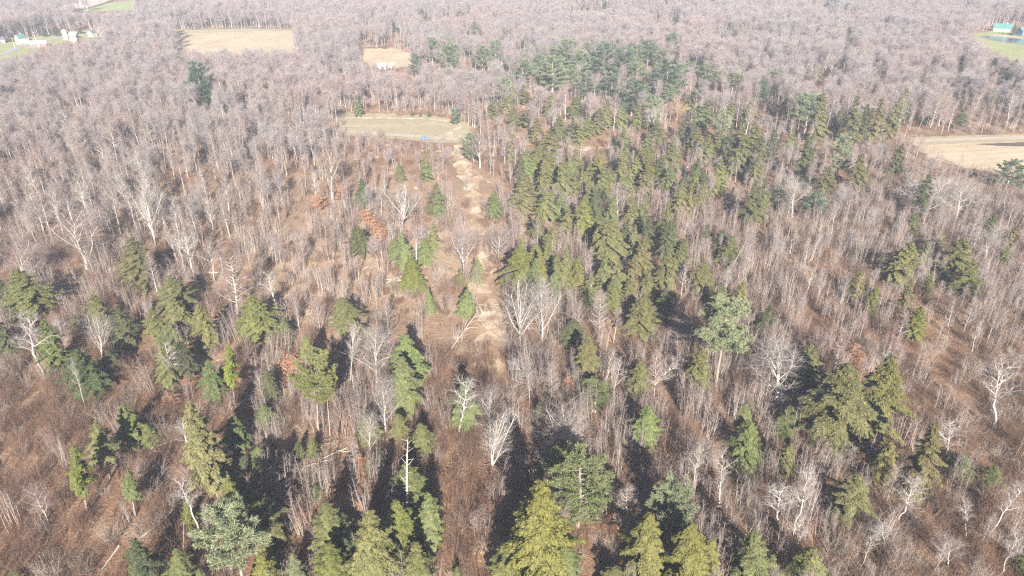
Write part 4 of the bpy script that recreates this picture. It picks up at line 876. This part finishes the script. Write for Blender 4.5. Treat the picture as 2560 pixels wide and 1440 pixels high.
def house(name, u, v, L, Wd, hw, rise, rz, wall, roof, label, cat, windows=3, chimney=False, door=True, porch=False):
    p = ground(u, v); root = empty(name, p); root.rotation_euler.z = rz
    bm = bmesh.new()
    prof = [(-Wd/2, -0.6), (Wd/2, -0.6), (Wd/2, hw), (0, hw+rise), (-Wd/2, hw)]
    A = [bm.verts.new((-L/2, y, z)) for y, z in prof]; B = [bm.verts.new((L/2, y, z)) for y, z in prof]
    for q in range(5): bm.faces.new((A[q], A[(q+1) % 5], B[(q+1) % 5], B[q]))
    bm.faces.new(A[::-1]); bm.faces.new(B); bmesh.ops.recalc_face_normals(bm, faces=bm.faces[:])
    fin('wall', bm, M[wall], root)
    bm = bmesh.new(); gable(bm, L, Wd, hw+0.05, rise); ro = fin('roof', bm, M[roof], root)
    if chimney: bm = bmesh.new(); box(bm, (L*0.2, 0.4, hw+rise+0.5), (0.8, 0.8, 1.6)); fin('chimney', bm, M['white'], ro)
    for side in (-1, 1):
        for k in range(windows):
            xx = (k+0.5)/windows*L-L/2
            if door and side < 0 and k == windows//2: continue
            bm = bmesh.new(); box(bm, (xx, side*(Wd/2+0.03), hw*0.55), (1.3, 0.10, 1.3)); w = fin('window', bm, M['white'], root)
            bm = bmesh.new(); box(bm, (xx, side*(Wd/2+0.07), hw*0.55), (1.0, 0.08, 1.0)); fin('pane', bm, M['glass'], w)
    if door: bm = bmesh.new(); box(bm, (0.2, -(Wd/2+0.04), 1.05), (1.1 if hw < 3.6 else 2.6, 0.10, 2.1)); fin('door', bm, M['slate'] if wall != 'red' else M['white'], root)
    if porch: bm = bmesh.new(); box(bm, (0, -(Wd/2+1.5), 0.25), (L*0.6, 3.0, 0.5)); [box(bm, (xx, -(Wd/2+2.8), 1.5), (0.2, 0.2, 2.1)) for xx in (-L*0.28, 0, L*0.28)]; fin('porch', bm, M['white'], root)
    return tag(root, label, cat)
house('farmhouse', 2503, 78, 17, 9, 3.2, 3.8, -0.35, 'cream', 'teal', 'cream house with a long teal metal roof above the pond', 'house', 5, True)
house('farmhouse', 2556, 88, 12, 9, 4.2, 3.4, 0.25, 'bluewall', 'teal', 'dark blue house with teal roof and white porch at the frame edge', 'house', 4, False, True, True)
house('farmhouse', 53, 104, 7, 6, 3.8, 2.6, 1.2, 'tanwall', 'teal', 'tan two-storey house with a teal roof among dark trees', 'house', 2, True)
house('mobile_home', 58, 109, 10, 3.6, 2.6, 0.8, 0.5, 'white', 'greyroof', 'long low white trailer home beside the farm lane', 'trailer', 4)
house('barn', 98, 116, 13, 7, 2.8, 2.0, 0.45, 'red', 'greyroof', 'low faded red barn with a pale grey roof beside the lane', 'barn', 3)
house('barn', 182, 97, 9, 7, 3.4, 2.6, 0.2, 'red', 'white', 'red barn with a white roof beside the silo', 'barn', 3)
house('shed', 187, 106, 6, 4.5, 2.2, 1.4, 0.1, 'red', 'white', 'small red shed with white roof in front of the barn', 'shed', 2)
house('farmhouse', 232, 90, 6, 5, 3.4, 2.2, 1.3, 'white', 'slate', 'white gabled house farthest along the farm lane', 'house', 2, True)
house('farmhouse', 2, 107, 7, 6, 3.0, 2.4, 0.6, 'cream', 'slate', 'cream cottage at the frame edge near the tan house', 'house', 2)
house('shed', 957, 172, 5.2, 4.2, 3.0, 1.0, 0.1, 'white', 'greyroof', 'white hut at the edge of the small tan field', 'shed', 1, False, True)
house('outhouse', 981, 171, 2.2, 2.0, 3.2, 0.7, 0.1, 'white', 'greyroof', 'narrow white box hut beside the white hut', 'shed', 1, False, True)
p = ground(166, 99); root = empty('silo', p)
prof = [(2.1, -0.5), (2.1, 7.0), (2.3, 7.0), (2.3, 7.4), (2.15, 7.8), (1.6, 8.7), (0.8, 9.2), (0.02, 9.4)]
def lathe(prof, k=20):
    V = np.array([[r_*math.cos(a*2*math.pi/k), r_*math.sin(a*2*math.pi/k), z_] for r_, z_ in prof for a in range(k)])
    Q = np.array([[j*k+a, j*k+(a+1) % k, (j+1)*k+(a+1) % k, (j+1)*k+a] for j in range(len(prof)-1) for a in range(k)]); return V, Q
obj('silo_wall', QB().add(*lathe(prof[:2])).mesh('silo_wall', [M['cream']], True), root); obj('dome', QB().add(*lathe(prof[2:])).mesh('silo_dome', [M['white']], True), root)
bnd = QB(); [bnd.add(*lathe([(2.12, z_), (2.18, z_+0.05), (2.12, z_+0.1)])) for z_ in (1.2, 2.6, 4.0, 5.4)]; obj('hoops', bnd.mesh('silo_hoops', [M['greyroof']]), root)
tag(root, 'white domed silo standing beside the red barn', 'silo')
def utility_pole(u, v, label, h=9.0):
    root = empty('utility_pole', ground(u, v))
    obj('pole', QB().add(*lathe([(0.2, -0.5), (0.13, h), (0.02, h+0.02)], 8)).mesh('pole', [M['woodpole']], True), root)
    bm = bmesh.new(); box(bm, (0, 0.17, h-0.7), (2.4, 0.12, 0.14), 0.0); fin('crossarm', bm, M['woodpole'], root)
    bm = bmesh.new(); [box(bm, (xx, 0.17, h-0.53), (0.1, 0.1, 0.2)) for xx in (-1.05, 0.5, 1.05)]; fin('insulators', bm, M['white'], root)
    tag(root, label, 'utility pole', 'utility poles along the farm lane')
utility_pole(38, 121, 'utility pole beside the lane nearest the frame corner'); utility_pole(91, 104, 'utility pole behind the low faded red barn')
# markers and posts at the road
def post(u, v, h, label, name='marker_post'):
    root = empty(name, ground(u, v)); obj('shaft', QB().add(*lathe([(0.12, -0.3), (0.11, h), (0.02, h+0.05)], 8)).mesh('post', [M['white']], True), root)
    bm = bmesh.new(); box(bm, (0, 0, h-0.15), (0.32, 0.32, 0.1)); fin('cap', bm, M['greyroof'], root); tag(root, label, 'post')
post(1129, 343, 1.6, 'white marker post on the road verge beside the clearing'); post(1149, 344, 1.4, 'white marker post nearest the roadside pine')
post(2511, 96, 4.5, 'tall white post standing at the edge of the pond')
# the car
def car(u, v, rz, label):
    root = empty('parked_car', ground(u, v)+Vector((0, 0, 0.25))); root.rotation_euler.z = rz
    prof = [(-2.2, 0.35), (2.2, 0.35), (2.25, 0.75), (2.1, 0.98), (1.0, 1.08), (0.35, 1.55), (-1.35, 1.58), (-2.05, 1.1), (-2.25, 0.95)]
    bm = bmesh.new(); A = [bm.verts.new((a, -0.88, b)) for a, b in prof]; B = [bm.verts.new((a, 0.88, b)) for a, b in prof]
    for q in range(9): bm.faces.new((A[q], B[q], B[(q+1) % 9], A[(q+1) % 9]))
    bm.faces.new(A); bm.faces.new(B[::-1]); bmesh.ops.recalc_face_normals(bm, faces=bm.faces[:]); bmesh.ops.bevel(bm, geom=bm.edges[:], offset=0.06, segments=2, affect='EDGES'); fin('body', bm, M['carpaint'], root)
    for sy in (-1, 1):
        bm = bmesh.new(); vs = [bm.verts.new((a, sy*0.90, b)) for a, b in ((0.85, 1.10), (0.30, 1.47), (-1.25, 1.49), (-1.75, 1.12))]; f = bm.faces.new(vs); e = bmesh.ops.extrude_face_region(bm, geom=[f]); [setattr(vv, 'co', vv.co+Vector((0, sy*0.02, 0))) for vv in e['geom'] if isinstance(vv, bmesh.types.BMVert)]
        bmesh.ops.recalc_face_normals(bm, faces=bm.faces[:]); fin('side_window', bm, M['glass'], root)
        bm = bmesh.new(); box(bm, (2.2, sy*0.6, 0.78), (0.16, 0.34, 0.16)); fin('headlight', bm, M['lamp'], root)
        for xx in (-1.35, 1.4):
            bm = bmesh.new(); bmesh.ops.create_cone(bm, cap_ends=True, segments=18, radius1=0.34, radius2=0.34, depth=0.24, matrix=Matrix.Translation((xx, sy*0.84, 0.34)) @ Matrix.Rotation(math.pi/2, 4, 'X')); fin('wheel', bm, M['rubber'], root)
    bm = bmesh.new(); vs = [bm.verts.new(c) for c in ((1.04, -0.75, 1.10), (1.04, 0.75, 1.10), (0.42, 0.68, 1.53), (0.42, -0.68, 1.53))]; f = bm.faces.new(vs); e = bmesh.ops.extrude_face_region(bm, geom=[f]); [setattr(vv, 'co', vv.co+Vector((0.03, 0, 0.03))) for vv in e['geom'] if isinstance(vv, bmesh.types.BMVert)]
    bmesh.ops.recalc_face_normals(bm, faces=bm.faces[:]); fin('windscreen', bm, M['glass'], root)
    tag(root, label, 'car')
car(1062, 350, 3.0, 'light blue car parked on the road beside the grassy clearing')

# ---------------------------------------------------------------- labels: each tree by its look and by the landmark it stands next to
LM = [('white dead snag', 1018, 1200), ('brightest yellow-green hemlock', 1342, 1380), ('upper sand patch', 1158, 420), ('lower sand patch', 1230, 805), ('blue car', 1062, 350), ('roadside grass clearing', 980, 305),
      ('tan field with the mud strip', 2480, 400), ('pond', 2510, 98), ('lone dark pine', 500, 230), ('orange willow', 1688, 280), ('big tan field', 590, 108), ('small tan field', 965, 145), ('silo', 166, 92),
      ('broad twin hemlocks', 2150, 1060), ('broad white vase-shaped tree', 1945, 940), ('large white many-stemmed tree', 1005, 530), ('twin vase-shaped trees', 1328, 790), ('umbrella-shaped pine', 792, 1030),
      ('hemlock at the clearing edge', 335, 670), ('ghostly pale pine', 592, 1390), ('pine on two bare trunks', 1808, 880), ('rounded bright green pine', 1450, 1240), ('long grey fallen trunk', 400, 1305), ('long crooked birch', 2500, 1290),
      ('brightest white birch', 1800, 1220), ('spreading oak-like tree', 2315, 500), ('big orange beech', 728, 930), ('row of tall dark hemlocks', 2195, 310), ('bushy grey clump', 2372, 1380), ('ragged leaning hemlock', 262, 1140),
      ('bent white birch', 2370, 1120), ('Y-shaped white tree', 1320, 950), ('splayed fallen tree', 980, 695), ('big many-limbed grey tree', 200, 600), ('bleached clump of white trunks', 372, 540), ('plume-shaped grey tree', 822, 430),
      ('crooked tree before dark hemlocks', 1985, 500), ('pale cloudy birch', 2500, 1000), ('feathery white tree', 585, 720), ('gap in the road woods', 1450, 372), ('bowed white tree', 1650, 950), ('forked crooked white tree', 937, 890),
      ('long leaning birch', 85, 880), ('small tree in the black shadow', 1566, 1290), ('white fan-headed tree', 1382, 300), ('dark pine by the tan field', 2525, 440), ('rusty hollow tree', 1980, 610), ('leaning dead trunk', 1835, 660)]
ORD = ['nearest', 'second', 'third', 'fourth', 'fifth', 'sixth', 'seventh', 'eighth', 'ninth', 'tenth', 'eleventh', 'twelfth', 'thirteenth', 'fourteenth', 'fifteenth', 'sixteenth', 'seventeenth', 'eighteenth', 'nineteenth', 'twentieth']
NOUN = dict(hemlock_tree='hemlock', pine_tree='pine', beech_sapling='leafy beech sapling', bare_tree='bare tree', birch_tree='birch', dead_tree='dead trunk')
GROUP = dict(hemlock_tree='hemlocks scattered through the woods', pine_tree='pines scattered through the woods', bare_tree='leafless grey trees', birch_tree='white birches', beech_sapling='rusty beech saplings', dead_tree='standing dead trunks')
bins = {}
for t in TREES:
    t['root']['category'] = CAT[t['name']]
    if t['name'] in GROUP: t['root']['group'] = GROUP[t['name']]
    if t['label']: t['root']['label'] = t['label']; continue
    uu, vv = t['uv']
    k = min(range(len(LM)), key=lambda i: (uu-LM[i][1])**2+((vv-LM[i][2])*1.5)**2); dx, dy = uu-LM[k][1], (vv-LM[k][2])*1.6
    dr = ('right of' if dx > 0 else 'left of') if abs(dx) > abs(dy) else ('in front of' if dy > 0 else 'behind')
    bins.setdefault((t['name'], k, dr), []).append((math.hypot(dx, dy), t))
for (nm, k, dr), lst in bins.items():
    lst.sort(key=lambda a: a[0])
    for i, (_, t) in enumerate(lst):
        noun = NOUN[nm]
        lab = "%s %s, %s one %s the %s" % (t['adj'], noun, ORD[i] if i < 20 else 'far '+ORD[i % 20], dr, LM[k][0])
        t['root']['label'] = lab if len(lab.split()) < 16 else lab.replace('leaning ', '', 1)

# ---------------------------------------------------------------- the air
bm = bmesh.new(); zt = CAM_Z+3; box(bm, (0, 0, (zt-12)/2), (12200, 12200, zt+12))
hm = bpy.data.materials.new('haze_air'); hm.use_nodes = True; t = hm.node_tree; t.nodes.clear()
ho = t.nodes.new("ShaderNodeOutputMaterial"); pv_ = t.nodes.new("ShaderNodeVolumePrincipled")
pv_.inputs["Color"].default_value = (0.80, 0.87, 1.0, 1); pv_.inputs["Density"].default_value = HAZE_DENSITY; pv_.inputs["Anisotropy"].default_value = -0.15
t.links.new(pv_.outputs[0], ho.inputs["Volume"])
tag(fin('haze', bm, hm), kind='stuff')
